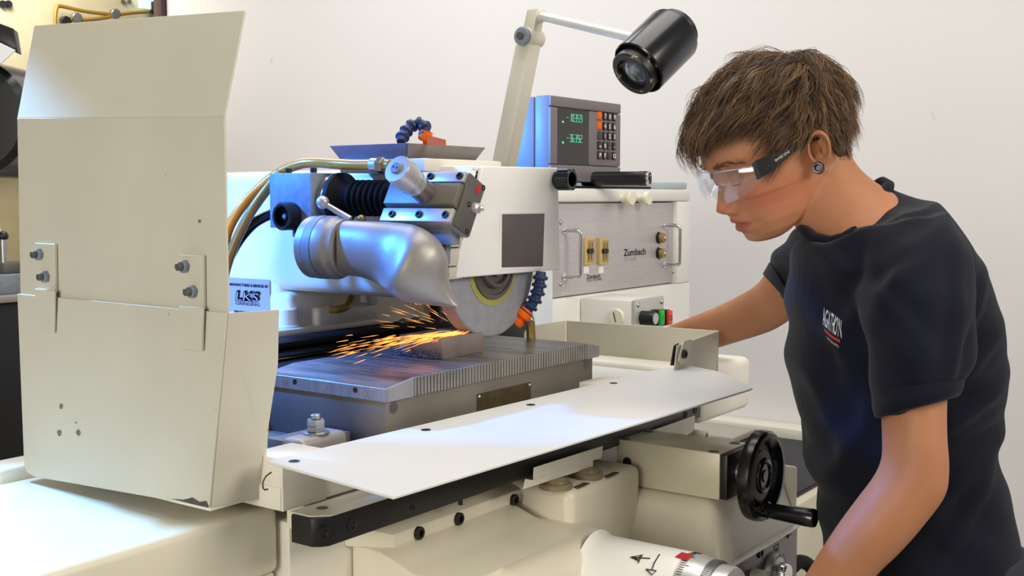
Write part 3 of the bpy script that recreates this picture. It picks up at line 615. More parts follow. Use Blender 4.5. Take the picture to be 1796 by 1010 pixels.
bp = MB().lathe([(.022, 0), (.022, .003), (.0185, .004), (.0185, .030), (.017, .032), (0, .032)], V((c.x, cyf+.03, pdz+.004)), NZ, 28).build('cap_bolt', WHITEP, col)
MB().tube([ony(578, 543, cyf+.0), ony(592, 543, cyf-.01), ony(608, 537, cyf-.012), ony(617, 522, cyf+.0)], .0065, 12).build('feed_hose', HOSE2, col)
tp = ony(655, 545, cyf); MB().box(tp.x-.012, tp.x+.006, cyf-.006, cyf+.03, pdz+.03, pdz+.062, .003).build('hose_lug', CREAM, col)
# maker's plate
sk0, sk1 = onx(473, 491, HX), onx(473, 552, HX)
sp = MB().obox(V((HX-.0008, sk0.y, sk1.z)), (.001, 0, 0), (0, .115, 0), (0, 0, sk0.z-sk1.z), 0).build('maker_plate', mat('aluminium_foil_plate', (172, 172, 172), .4, .3), col)
YD = (0, -1, 0); zz = sk0.z
def skt(s_, size, x, y, **k): return text(s_, size, onx(x, y, HX-.0012), YD, NZ, INK, sp, **k)
SW_ = sk0.y
skt('MANUFACTURED & SERVICED BY', .0066, 470.5, 505, align='RIGHT', bold=.0002)
for k in range(4): skt('LKS', .0215, 453+k*.9, 529.5-k*.9, align='RIGHT', sx=1.75, shear=.12, bold=.0010)
o_ = text('LKS', .0215, onx(453, 529.5, HX-.0020), YD, NZ, MATS['aluminium_foil_plate'], sp, align='RIGHT', sx=1.75, shear=.12, bold=-.0002)
skt('GRINDING', .0080, 456, 537.5, align='RIGHT', sx=1.6)
skt('2500 BIENNE 4', .0066, 425, 550, align='CENTER', bold=.0002)
# way cover folds
wc = thing('way_cover', 'black folded rubber way cover behind the magnetic chuck', 'way cover', (1.3, 1.3, 1.19))
w0, w1 = .96, 1.60
zt0 = ony(600, 577, 1.39).z
MB().box(w0, w1+.02, 1.335, 1.398, zt0-.010, zt0, .003).build('top_strip', RUBBER, wc)
for i in range(4):
    y = 1.33-i*.043; z = zt0-.012-i*.0135
    MB().prism([(w0, y+.05, z), (w0, y+.004, z-.002), (w0, y-.012, z-.006), (w0, y-.010, z-.010), (w0, y+.05, z-.008)], (w1-w0-i*.01, 0, 0), .002, 2).build('cover_fold', RUBBER, wc)
MB().box(w0, w1-.03, 1.18, 1.396, 1.139, zt0-.055, .002).build('apron', RUBBER, wc)
for x in (708, 728): 
    p = ony(x, 556, 1.375); MB().lathe([(.010, 0), (.010, .003), (.006, .006), (0, .007)], V((p.x, 1.375, zt0)), NZ, 18).build('screw', STEEL, wc)
# guides at the right: blue splash curtain, pale strip, dark post
by_ = 1.47
def bpx(x0, x1, yt, yb, Y, nm, m, lab, cat, t=.006):
    a, b_ = ony(x0, yt, Y), ony(x1, yb, Y); z0 = b_.z
    return tag(MB().box(a.x, ony(x1, yt, Y).x, Y, Y+t, z0, a.z, .001).build(nm, m), lab, cat)
bpx(736, 768, 470, 625, by_, 'splash_curtain', mat('deep_blue_sheet', (24, 44, 190), .35), 'deep blue plastic curtain strip behind the sparks', 'curtain', .003)
bpx(757, 775, 470, 612, by_-.03, 'light_panel', mat('pale_blue_sheet', (190, 212, 232), .4), 'narrow pale blue panel beside the deep blue curtain', 'panel', .004)
bpx(770, 800, 470, 640, by_-.05, 'guide_post', mat('steel_dark_post', (70, 76, 86), .35, .6), 'dark steel guide post behind the grinding wheel', 'post', .03)
rp2 = tag(MB().box(1.78, 2.06, 1.37, 1.392, .9, 1.335, .004).build('blue_catch_panel', mat('pale_blue_catch', (214, 222, 228), .45)), 'pale rear splash panel seen between the wheel and the white cabinet', 'panel')  # added panel, set here to catch the blue light
cg = tag(MB().box(1.50, 1.80, 1.24, 1.30, 1.139, 1.225, .004).build('cross_slide', BLACKO), 'black slide behind the lower edge of the grinding wheel', 'slide')

# ---------------------------------------------------------------- wheel head
kw = .968
WYF = 1.056*kw; WC = V((1.41882*kw, WYF, HCAM-(HCAM-1.344164)*kw)); WR = .112037*kw
hy = WYF-.016
hc = thing('wheel_guard', 'white wheel guard with a dark square plate and black knob above the wheel', 'wheel guard', (1.38, 1.1, 1.33))
H4 = lambda x, y: ony(x, y, hy)
poly = [H4(x, y) for x, y in ((846, 291), (979, 294), (983, 473), (800, 488), (806, 440), (818, 405), (834, 350))]
MB().prism(poly, (0, .007, 0), .0025, 3).build('front_cover', WHITEP, hc)
x0 = poly[0].x; x1 = poly[1].x; zt3 = poly[0].z; zb3 = poly[2].z
MB().box(x0-.012, x1-.001, hy+.0072, hy+.115, zt3-.008, zt3, .003).build('top_cover', WHITEP, hc)
MB().box(x1-.007, x1-.0005, hy+.0073, hy+.10, zb3+.001, zt3-.009, .002).build('side_cover', WHITEP, hc)
MB().box(x0-.01, x1-.008, hy+.082, hy+.098, zb3+.02, zt3-.0095, .002).build('back_plate', CREAM, hc)
MB().prism([H4(838, 291)+V((0, .008, 0)), H4(846, 291)+V((0, .008, 0)), H4(823, 395)+V((0, .008, 0)), H4(812, 395)+V((0, .03, 0))], (0, .07, 0), .002).build('left_flank', WHITEP, hc)
dk = [H4(x, y) for x, y in ((880, 375.5), (954, 374.5), (951, 467), (879, 469))]
MB().prism([p+V((0, -.0015, 0)) for p in dk], (0, .003, 0), .0006).build('square_plate', mat('brown_grey_plate', (92, 84, 82), .55, .25, var=.14, scale=10, bump=.06, bscale=150), hc)
fr = [H4(x, y) for x, y in ((876, 371), (958, 370), (955, 471), (875, 473))]
MB().prism([p+V((0, -.0007, 0)) for p in fr], (0, .0015, 0), .0004, 1).build('plate_gasket', WHITEP, hc)
kc = H4(974, 315); kb = MB()
prof = [(.010, 0), (.010, .004), (.0165, .006), (.0165, .030), (.0150, .032), (.0115, .032), (.0108, .014), (.004, .014), (.004, .020), (0, .020)]
kn = kb.lathe(prof, kc, NY, 32).build('clamp_knob', BLACKG, hc)
for i in range(6):
    a = i*math.pi/3; u = V((math.cos(a), 0, math.sin(a))); MB().obox(kc+u*.0150+V((0, -.031, 0))-u.cross(V((0, 1, 0)))*.003, u*.0035, u.cross(V((0, 1, 0)))*.006, (0, .022, 0), .001, 1).build('knob_rib', BLACKG, kn)
# hinge lugs at the left lower edge
for yt, yb in ((413, 433), (436, 466), (469, 489)):
    a = H4(788, yt); b_ = H4(810, yb); MB().box(a.x, b_.x+.002, hy+.0005, hy+.016, b_.z, a.z, .003).build('hinge_lug', CREAMW, hc)
# top slab and flared tray
kx_ = 1.32*kw
sc_ = onx(744, 277, kx_); sb_ = onx(744, 301, kx_); sr_ = ony(880, 283, sc_.y); sf_ = onx(595, 277, kx_)
MB().box(kx_, sr_.x, sc_.y, sf_.y, sb_.z, sc_.z, .003).build('top_slab', CREAM, hc)
MB().box(kx_+.012, sr_.x-.004, hy+.12, 1.188, 1.36, sb_.z-.001, .012, 3).build('spindle_housing', CASTING, hc)
tr_ = thing('flared_tray', 'dark grey flared sheet metal tray on top of the wheel head', 'tray', (1.36, 1.14, sc_.z))
tz = sc_.z+.0005
c_b = onx(712, 273, kx_+.004); dzz = .0215
bl_ = [V((kx_+.006, c_b.y, tz)), V((kx_+.006+.165, c_b.y, tz)), V((kx_+.006+.165, c_b.y+.135, tz)), V((kx_+.006, c_b.y+.135, tz))]
ov = .012
tl_ = [bl_[0]+V((-ov, -ov, dzz)), bl_[1]+V((ov, -ov, dzz)), bl_[2]+V((ov, ov, dzz)), bl_[3]+V((-ov, ov, dzz))]
TRM = mat('grey_brown_tray_paint', (132, 125, 122), .55, .25, var=.1, scale=40, bump=.05, bscale=150)
MB().prism(bl_, (0, 0, .002), .0004, 1).build('floor_sheet', TRM, tr_)
for i in range(4):
    j = (i+1) % 4; ctr = (bl_[0]+bl_[2])/2; inn = (ctr-(bl_[i]+bl_[j])/2); inn.z = 0; inn = inn.normalized()*.0015
    MB().prism([bl_[i], bl_[j], tl_[j], tl_[i]], inn, .0003, 1).build('side_sheet', TRM, tr_)

# grinding wheel
gw = thing('grinding_wheel', 'grey grinding wheel with yellow paper ring under the white guard', 'grinding wheel', (WC.x, WC.y, WC.z))
AB = mat('grey_abrasive', (146, 145, 151), .85, var=.1, scale=60, bump=.35, bscale=320)
MB().lathe([(.052, .0), (WR-.002, 0), (WR, -.0015), (WR, -.0255), (WR-.002, -.027), (.052, -.027), (.052, 0)], WC, NY, 128).build('abrasive_rim', AB, gw)
MB().lathe([(.036, 0.0), (.0615, .0), (.0615, .0008), (.036, .0008), (.036, 0)], WC, NY, 96).build('paper_ring', mat('olive_yellow_paper', (158, 152, 84), .7, var=.1, scale=30), gw)
MB().lathe([(.0, -.02), (.051, -.02), (.051, .004), (.049, .005), (.045, .005), (.044, .003), (.036, .003), (.034, .010), (.033, .011), (.028, .011), (.026, .005), (.018, .005), (.017, .012), (.012, .012), (.011, .006), (0, .006)], WC, NY, 64).build('flange', mat('flange_steel', (118, 112, 108), .35, .8, var=.08), gw)
MB().cyl(WC+V((0, .0275, 0)), WC+V((0, .10, 0)), .03).build('spindle', DARKST, gw)

# ---------------------------------------------------------------- dust extraction nozzle
dn = thing('dust_nozzle', 'cast aluminium dust extraction nozzle with clamp band left of the wheel', 'nozzle', (1.22, 1.2, 1.34))
PXN = 1.20
pa, pb_ = onx(550, 433, PXN), onx(690, 437, PXN); pb_.z = pa.z-.001
R0 = .0400
nax = (RV*.86-V((FV.x, FV.y, 0)).normalized()*.50).normalized(); pa = dep(551, 433, 1.665)
MB().lathe([(R0*.9, 0), (R0*1.13, .0), (R0*1.13, .012), (R0*1.10, .013), (R0*1.10, .028), (R0*1.14, .029), (R0*1.14, .046), (R0*1.09, .050), (R0*1.05, .052), (R0*1.02, .06), (R0, .06)], pa, nax, 56).build('collar', ALU, dn)
MB().lathe([(R0*1.105, .0135), (R0*1.15, .0135), (R0*1.15, .0275), (R0*1.105, .0275)], pa, nax, 56).build('clamp_band', GREYBLK, dn)
Dp = 1.60
secs = [((590, 386), (590, 481), 1.645, R0), ((640, 388), (632, 486), 1.62, R0), ((690, 390), (660, 496), Dp, R0*1.05), ((733, 397), (676, 508), Dp-.035, .044), ((768, 420), (693, 522), Dp-.045, .036), ((784, 450), (715, 530), Dp-.045, .026), ((787, 487), (745, 534), Dp-.040, .018), ((797, 520), (775, 537), Dp-.034, .014), ((804.5, 534), (799, 540), Dp-.032, .012)]
rg_ = chord(secs, 40, 2.2, 6)
MB().loft(rg_).build('fishtail', ALU, dn, 60)
b0 = onx(560, 352, PXN-.005); lv = thing('clamp_lever', 'slim silver ball-ended lever above the dust nozzle', 'lever', onx(612, 386, PXN))
p1 = onx(566, 355, PXN-.02); p2 = onx(614, 385, PXN-.005)
MB().cyl(p1, p2, .0035, .0055).build('rod', SATIN, lv); MB().sph(p1, .0095, 24).build('ball', SATIN, lv)
p = onx(634, 384, PXN+.02); MB().sph(p, .0065, 14).build('pivot_nut', BRASS, lv)

# ---------------------------------------------------------------- wheel dresser (block, bellows, dovetail slide, micrometer)
dr = thing('wheel_dresser', 'wheel dressing unit with black bellows and silver micrometer above the dust nozzle', 'dresser', (1.25, 1.2, 1.40))
BX = 1.215
c1, c2 = onx(472, 304, BX), onx(546, 401, BX)
blkx = MB().box(BX, BX+.085, c2.y, c1.y, c2.z, c1.z, .0015).build('drive_block', GREYBLK, dr)
for x in (512, 556):
    p = onz(x, 302, c1.z); p = V((BX+.02+(.0), onx(x-6, 302, BX+.02).y, c1.z)); MB().cyl(p, p+V((0, 0, .008)), .0052, n=16, ch=.0008).build('screw', BLACKO, blkx)
kp_ = onx(512, 379, BX)
kno = MB().lathe([(.021, .0), (.0215, .004), (.0215, .020), (.019, .022), (.0155, .022), (.0145, .010), (.006, .010), (.006, .014), (0, .014)], kp_, NX, 36).build('knurled_knob', BLACK, dr)
MB().cyl(kp_+V((-.012, 0, 0)), kp_+V((-.0165, 0, 0)), .0038, n=6).build('knob_screw', GREYBLK, kno)
fp_ = onx(522, 402, BX+.004); MB().box(fp_.x, fp_.x+.02, fp_.y-.016, fp_.y+.012, fp_.z-.012, c2.z+.0005, .001).build('clamp_foot', GREYBLK, dr)
screw(onx(522, 404, BX+.004), NX, .0055, dr, 'screw', BLACKO, .003)
ca = V((BX+.045, c2.y, (c1.z+c2.z)/2+.004))
MB().lathe([(.036, -.002), (.036, .016), (.034, .018)], ca, NY, 40).build('spigot', STEEL, dr)
MB().lathe([(.0385, .016), (.0385, .024), (.030, .030), (.021, .046), (.019, .050)], ca, NY, 40).build('boot_cuff', RUBBER, dr)
pr = []; n_ = 7; h0 = .048
for i in range(n_):
    h = h0+i*.0115; pr += [(.0185, h), (.0265, h+.0035), (.0275, h+.0055), (.0265, h+.0075)]
pr += [(.0185, h0+n_*.0115)]
MB().lathe(pr, ca, NY, 40).build('bellows', RUBBER, dr)
# tilted slide
e1 = V((.038, 0, .070)); tt = V((.034, 0, -.0185))
sx_ = 1.222
O = onx(794, 398, sx_); Lf = onx(671, 388, sx_).y-O.y; ey = V((0, Lf, 0)); O.z = (O.z+onx(671, 390, sx_).z)/2
nrm = -tt.normalized(); u1 = e1.normalized()
bdy = MB().obox(O, e1, ey, tt, .0012).build('slide_base', GROUND, dr)
low = MB().obox(O+u1*.001, e1*.26, ey, nrm*.009, .0012).build('lower_gib', SATIN, dr)
for f_, in ((.08,), (.45,), (.84,)): screw(O+ey*f_+e1*.14+nrm*.009, nrm, .0055, low, 'screw', BLACKO, .0035)
upg = MB().obox(O+e1*.80, e1*.20, ey*.62, nrm*.009, .0012).build('upper_gib', SATIN, dr)
for f_ in (.06, .47): screw(O+ey*f_+e1*.90+nrm*.009, nrm, .0055, upg, 'screw', BLACKO, .0035)
MB().prism([O+e1*.30+nrm*.001, O+e1*.34+nrm*.013, O+e1*.74+nrm*.013, O+e1*.78+nrm*.001], ey, .0008).build('dovetail_slide', IRON, dr)
MB().obox(O+e1*.985-nrm*.000+ey*.0, e1*.05, ey*.16, tt*.8, .001).build('end_stop', GROUND, dr)
epl = MB().obox(O+V((0, -.0045, 0))+nrm*.003, e1*1.0, (0, .0045, 0), tt*1.0, .0008).build('end_plate', DARKST, dr)
EO = O+V((0, -.0045, 0))
def el(a, b_): return EO+e1*a+tt*b_
MB().lathe([(.0062, 0), (.0062, .0006), (0, .0006)], el(.86, .55), NY, 20).build('red_dot', RED, epl)['label'] = 'red round plug'
MB().lathe([(.008, 0), (.0075, .006), (.004, .008), (.0045, .013), (0, .016)], el(.52, .72), NY, 16).build('grease_nipple', SATIN, epl)
for a, b_ in ((.95, .82), (.50, .35), (.06, .7)): screw(el(a, b_), NY, .0042, epl, 'screw', BLACKO, .001)
mo = O+ey*.43+e1*.54+nrm*.013
mp = MB().lathe([(.0165, -.002), (.0165, .024), (.0155, .026)], mo, nrm, 36).build('micrometer_barrel', mat('dull_micrometer_steel', (128, 120, 112), .42, .75, var=.15), dr)
th = MB().lathe([(.0160, .020), (.0185, .028), (.0185, .042), (.0208, .044), (.0208, .066), (.0198, .069), (.0085, .069), (.0085, .0675), (0, .0675)], mo, nrm, 40).build('micrometer_thimble', SATIN, dr)
kr = MB(); uu = nrm.orthogonal().normalized(); ww = nrm.cross(uu)
for i in range(48):
    a = 2*math.pi*i/48; rad = uu*math.cos(a)+ww*math.sin(a); tg = nrm.cross(rad); kr.obox(mo+rad*.0203+nrm*.047-tg*.0004, rad*.0006, tg*.0009, nrm*.016, 0)
kr.build('knurling', SATIN, th)['kind'] = 'stuff'
gr = MB()
for i in range(36):
    a = 2*math.pi*i/36; rad = uu*math.cos(a)+ww*math.sin(a); tg = nrm.cross(rad); gr.obox(mo+rad*.0184+nrm*.030-tg*.0001, rad*.0003, tg*.0003, nrm*(.007 if i % 5 == 0 else .004), 0)
gr.build('graduations', INK, th)['kind'] = 'stuff'
MB().lathe([(.0085, .0674), (.0085, .072), (.0075, .073), (.0, .073)], mo, nrm, 24).build('thimble_cap', GREYBLK, th)
for s_ in (-1, 1): MB().lathe([(.0016, .0728), (.0016, .0733), (0, .0733)], mo+uu*s_*.0030+ww*s_*.002, nrm, 10).build('cap_hole', BLACK, th)
MB().obox(O+V((.012, .012, -.028)), (.02, 0, 0), ey*.75, (0, 0, .03), .001).build('slide_bracket', GREYBLK, dr)
pq = onx(776, 425, sx_+.02); MB().box(pq.x, pq.x+.012, pq.y-.006, pq.y+.06, pq.z-.03, O.z-.026, .001).build('support_plate', GREYBLK, dr)
screw(onx(777, 426, pq.x), NX, .0055, dr, 'screw', BLACKO, .003)

# ---------------------------------------------------------------- hoses
def hose(pts, r, nm, m, lab, ds): 
    P = [dep(x, y, d) for (x, y), d in zip(pts, ds)]; return tag(MB().tube(P, r, 14).build(nm, m), lab, 'hose')
fit = onx(672, 288, 1.262); hz = fit.z; 
HP = [(655, 289), (620, 289), (585, 287), (555, 285), (525, 288), (490, 303), (455, 330), (420, 368), (398, 410), (388, 470)]
d0 = (fit-CAM).dot(FV)
ho = thing('coolant_hose', 'amber coolant hose arching over the dresser block with a hex steel fitting', 'hose', fit)
MB().tube([dep(x, y, d) for (x, y), d in zip(HP, [d0-.012, d0+.02, d0+.05, d0+.08, d0+.10, d0+.12, d0+.13, d0+.13, d0+.13, d0+.13])], .0082, 14).build('tube', HOSE, ho)
ax = (dep(690, 290, d0-.03)-dep(655, 289, d0-.012)).normalized(); f0 = dep(651, 289, d0-.010)
MB().cyl(f0, f0+ax*.014, .0100, n=20, ch=.001).build('ferrule', SATIN, ho)
MB().cyl(f0+ax*.013, f0+ax*.024, .0125, n=6, ch=.001).build('hex_nut', CHROME, ho)
MB().cyl(f0+ax*.024, f0+ax*.034, .0085, n=20).build('collar', BRASS, ho)
MB().cyl(f0+ax*.034, f0+ax*.075, .006, n=20).build('pipe', CHROME, ho)
MB().cyl(f0+ax*.046, f0+ax*.055, .0088, n=6, ch=.001).build('lock_nut', CHROME, ho)
hose([(494, 302), (470, 330), (440, 372), (415, 420), (398, 465), (390, 500)], .0080, 'drain_hose', HOSE2, 'dull olive hose running down behind the left guard below the amber hose', [d0+.11]*6)
hose([(494, 303), (478, 322), (452, 352), (425, 392), (404, 432)], .0030, 'thin_hose', BLACK, 'thin dark cable between the amber and olive hoses', [d0+.125]*5)
hose([(500, 368), (474, 376), (445, 392), (420, 420), (400, 456), (390, 485)], .0085, 'black_hose', BLACKG, 'thick black hose leaving the dresser block to the lower left', [d0+.16, d0+.15, d0+.14, d0+.14, d0+.14, d0+.14])

# segmented coolant lines
def segline(name, label, pts, ds, r, n, nozzle):
    P = [dep(x, y, d) for (x, y), d in zip(pts, ds)]; t = thing(name, label, 'coolant line', P[0])
    q = []
    PP_ = [P[0]*2-P[1]]+P+[P[-1]*2-P[-2]]
    for i in range(1, len(PP_)-2):
        for k in range(12):
            s_ = k/12; a, b_, c, d = PP_[i-1:i+3]; q.append(.5*((2*b_)+(c-a)*s_+(2*a-5*b_+4*c-d)*s_*s_+(3*b_-a-3*c+d)*s_**3))
    q.append(P[-1]); cum = [0]
    for i in range(1, len(q)): cum.append(cum[-1]+(q[i]-q[i-1]).length)
    def at(u):
        L = u*cum[-1]
        for i in range(1, len(q)):
            if cum[i] >= L: f_ = (L-cum[i-1])/max(1e-9, cum[i]-cum[i-1]); return q[i-1].lerp(q[i], f_)
        return q[-1]
    for i in range(n):
        a, b_ = at(i/n), at((i+1)/n); L = (b_-a).length*1.12
        MB().lathe([(r*.62, 0), (r*.66, L*.2), (r*.72, L*.45), (r*1.0, L*.62), (r*1.03, L*.74), (r*.90, L*.98), (r*.6, L)], a, b_-a, 22).build('segment', NAVYP, t)
    nozzle(t, at(.96), (q[-1]-q[-4]).normalized()); return t
def noz1(t, p, d):
    e = p+d*.010
    o = MB().lathe([(.0095, 0), (.0105, .008), (.0095, .014), (.006, .016)], p-d*.004, d, 22).build('nozzle_neck', ORANGE, t)
    a = dep(742, 249, d1); b_ = dep(782, 250, d1-.03); mid = p+d*.008
    MB().loft([[mid+V((0, 0, s*.006))*c_+FV*.006*k_ for s, c_, k_ in ((1, 1, -1), (1, 1, 1), (-1, 1, 1), (-1, 1, -1))], [b_+V((0, 0, .0035))-FV*.004, b_+V((0, 0, .0035))+FV*.004, b_+V((0, 0, -.0035))+FV*.004, b_+V((0, 0, -.0035))-FV*.004]]).build('nozzle_tip', ORANGE, t)
    MB().loft([[a+V((0, 0, .004))-FV*.004, a+V((0, 0, .004))+FV*.004, a+V((0, 0, -.003))+FV*.004, a+V((0, 0, -.003))-FV*.004], [b_+V((0, 0, -.001))-FV*.004, b_+V((0, 0, -.001))+FV*.004, b_+V((0, 0, -.004))+FV*.004, b_+V((0, 0, -.004))-FV*.004]]).build('nozzle_blade', ORANGE, t)
d1 = 1.70
segline('upper_coolant_line', 'blue segmented coolant line with an orange flat nozzle lying in the tray', [(703, 249), (708, 236), (722, 220), (738, 216), (748, 228), (746, 238)], [d1-.01, d1, d1+.01, d1+.01, d1, d1], .0105, 6, noz1)
def noz2(t, p, d):
    MB().lathe([(.0105, -.004), (.0125, .002), (.0125, .010), (.0075, .013), (.0075, .017), (.0105, .019), (.0095, .026), (.003, .028), (0, .028)], p, d, 22).build('nozzle_tip', ORANGE, t)
d2 = 1.78
segline('lower_coolant_line', 'dark blue segmented coolant line with orange tip hanging right of the wheel', [(949, 476), (946, 500), (940, 522), (930, 538), (921, 549)], [d2]*5, .0120, 6, noz2)
bf = thing('brass_fitting', 'small brass hose fitting right of the wheel below the blue coolant line', 'fitting', dep(930, 572, 1.86))
MB().cyl(dep(926, 550, 1.86), dep(930, 563, 1.86), .009, n=18, ch=.001).build('ferrule', CHROME, bf); MB().cyl(dep(930, 563, 1.86), dep(932, 596, 1.86), .0075, n=18).build('braided_hose', BRASS, bf)

# ---------------------------------------------------------------- handwheel
HWY = .665; hw_c = ony(1345, 831, HWY); hw_c = V((1.556, HWY, 1.041))
hw = thing('handwheel', 'black handwheel with crank handle on the cream block in front of the worker', 'handwheel', hw_c)
R = .0665
MB().lathe([(R-.004, -.012), (R, -.010), (R+.001, -.002), (R, .006), (R-.004, .010), (R-.010, .010), (R-.015, .006), (R-.020, -.001), (.046, -.003), (.0445, -.003), (.0445, -.009), (R-.010, -.012)], hw_c, NY, 72).build('rim', BLACKG, hw)
MB().lathe([(.0455, -.007), (.0455, -.002), (.026, .0005), (.026, -.007)], hw_c, NY, 56).build('web', BLACK, hw)
MB().lathe([(.0375, -.002), (.0375, .0005), (.026, .0022), (.026, -.002)], hw_c, NY, 56).build('washer_ring', mat('taupe_ring', (150, 138, 124), .5, 0), hw)
MB().lathe([(.027, -.010), (.027, .002), (.025, .006), (.020, .007), (.018, .004), (.010, .004), (.008, .006), (0, .006)], hw_c, NY, 40).build('hub', BLACKG, hw)
MB().cyl(V((hw_c.x, .7005, hw_c.z)), V((hw_c.x, HWY+.009, hw_c.z)), .017, n=28).build('shaft', STEEL, hw)
ha = hw_c+V((.004, -.004, -.052)); 
h_end = ony(1418, 909, HWY-.092)
MB().lathe([(.007, 0), (.0135, .002), (.0135, .005), (.0110, .008), (.0118, .025), (.0136, .06), (.0138, .074), (.0125, .077), (0, .0775)], ha, NY, 28).build('handle', BLACKG, hw)

# control panel below
cp0 = ony(1285, 978, .69); cp1 = ony(1394, 920, .69)
pn = thing('feed_control_panel', 'dark sloping control panel with dial and knobs under the handwheel', 'control panel', (1.65, .70, .75))
PNM = mat('dark_satin_panel', (88, 84, 80), .3, .55, var=.05, scale=10)
zpt = .921
fpn = MB().box(1.40, cp1.x, .685, .704, .62, zpt-.004, .002).build('panel_sheet', PNM, pn)
MB().box(1.40, cp1.x-.012, .676, .709, zpt-.003, zpt, .0012).build('top_ledge', SATIN, pn)
G_ = lambda x, y: ony(x, y, .685)
dl = MB().lathe([(.033, 0), (.033, .004), (.030, .010), (.016, .012)], G_(1354, 1003), NY, 40).build('graduated_dial', SATIN, pn)
dg = MB(); dc = G_(1354, 1003)
for i in range(40):
    a = 2*math.pi*i/40; rd_ = V((math.cos(a), 0, math.sin(a))); tg = V((-math.sin(a), 0, math.cos(a))); dg.obox(dc+rd_*.0255+V((0, -.0108, 0)), rd_*(.005 if i % 5 else .007), tg*.0005, (0, -.0006, 0), 0)
dg.build('graduations', INK, dl)['kind'] = 'stuff'
MB().lathe([(.018, .011), (.018, .024), (.0165, .027), (.015, .027)], dc, NY, 10).build('dial_knob', CHROME, dl)
MB().lathe([(.008, 0), (.008, .003), (.005, .003), (.005, .001), (0, .001)], G_(1333, 969), NY, 20).build('socket', BLACK, pn)
sy = G_(1361, 968)
for a, b_, w_, h_ in ((-.009, -.012, .018, .0015), (-.009, .0105, .018, .0015), (-.009, -.012, .0015, .024), (.0075, -.012, .0015, .024), (-.003, -.006, .0015, .012), (.002, -.006, .0015, .012), (-.003, -.006, .006, .0015), (-.003, .005, .006, .0015)):
    MB().box(sy.x+a, sy.x+a+w_, .6846, .6852, sy.z+b_, sy.z+b_+h_, 0).build('symbol_line', INK, pn)
screw(G_(1384, 937), NY, .006, pn, 'screw', STEEL, .003)
MB().lathe([(.012, 0), (.012, .018), (.010, .020), (0, .020)], G_(1320, 1010), NY, 24).build('push_button', mat('ivory_plastic', (236, 230, 206), .4), pn)
# big feed drum with scale at the bottom edge
fd = thing('feed_drum', 'white feed drum with hand drawn arrows and knurled aluminium dial at the bottom edge', 'feed drum', (1.22, .62, .9))
te = dep(1262, 1052, 1.42); FXc = te.x; FZc = te.z
ztop = onx(1150, 963, FXc-.01).z; FR = ztop-FZc
yE = te.y
LD_ = max(.06, yf-.004-(yE+.045))
MB().lathe([(FR, 0), (FR, LD_-.016), (FR*1.03, LD_-.006), (FR*1.10, LD_)], V((FXc, yE+.045, FZc)), (0, 1, 0), 64).build('drum', WHITEP, fd)
MB().lathe([(FR*.99, 0), (FR*.99, .020), (FR*.93, .034), (FR*.9, .034)], V((FXc, yE+.046, FZc)), NY, 64).build('graduated_ring', SATIN, fd)
kr = MB(); gc_ = V((FXc, yE+.046, FZc))
MB().lathe([(FR*.88, .030), (FR*.92, .032), (FR*.92, .044), (FR*.86, .046)], gc_, NY, 64).build('knurled_ring', STEEL, fd)
for i in range(110):
    a = 2*math.pi*i/110; rd_ = V((math.cos(a), 0, math.sin(a))); tg = V((-math.sin(a), 0, math.cos(a))); kr.obox(gc_+rd_*FR*.918+V((0, -.033, 0))-tg*.0004, rd_*.0009, tg*.0012, (0, -.010, 0), 0)
kr.build('knurling', STEEL, fd)['kind'] = 'stuff'
dg = MB()
for i in range(90):
    a = 2*math.pi*i/90; rd_ = V((math.cos(a), 0, math.sin(a))); tg = V((-math.sin(a), 0, math.cos(a))); dg.obox(gc_+rd_*FR*.9895+V((0, -.004, 0)), rd_*.0006, tg*.0006, (0, -(.012 if i % 5 == 0 else .007), 0), 0)
dg.build('graduations', INK, fd)['kind'] = 'stuff'
MB().lathe([(FR*.86, .044), (FR*.86, .060), (FR*.83, .064), (.018, .064), (.016, .062), (0, .062)], gc_, NY, 64).build('end_cap', SATIN, fd)
MB().lathe([(.013, .0), (.013, .012), (.010, .014), (0, .014)], gc_+V((0, -.062, .012)), NY, 24).build('index_pin', CHROME, fd)
def drumpt(x, y, lift=.0008):      # pixel -> the drum's surface
    d = ray(x, y); ox, oz = CAM.x-FXc, CAM.z-FZc; a = d.x**2+d.z**2; b_ = ox*d.x+oz*d.z; c = ox*ox+oz*oz-(FR+lift)**2
    t = (-b_-math.sqrt(max(0, b_*b_-a*c)))/a; return CAM+d*t
for pl in (((1140, 979), (1122, 978), (1106, 977)), ((1121, 984), (1106, 977), (1127, 973), (1119, 987)), ((1157, 972), (1147, 988), (1143, 1000)), ((1133, 998), (1143, 1008), (1151, 1001), (1133, 998)), ((1112, 977), (1119, 982), (1123, 975))):
    MB().tube([drumpt(*p) for p in pl], .0008, 6, smooth=False).build('drawn_stroke', INK, fd)
rt = [drumpt(x, y, .0004) for x, y in ((1184, 977), (1196, 969), (1216, 974), (1204, 983))]
MB().prism(rt, ((rt[0]+rt[2])/2-V((FXc, (rt[0].y+rt[2].y)/2, FZc))).normalized()*.001, .0002, 1).build('red_tag', RED, fd)['label'] = 'small red tag'
fz = dep(1410, 1000, 1.95); tag(MB().tube([dep(1385, 998, 1.93), dep(1402, 985, 1.95), dep(1420, 992, 1.97), dep(1432, 1015, 1.98), dep(1436, 1060, 1.98)], .012, 14).build('cable_conduit', RUBBER), 'dark flexible conduit curving down right of the control panel', 'conduit')

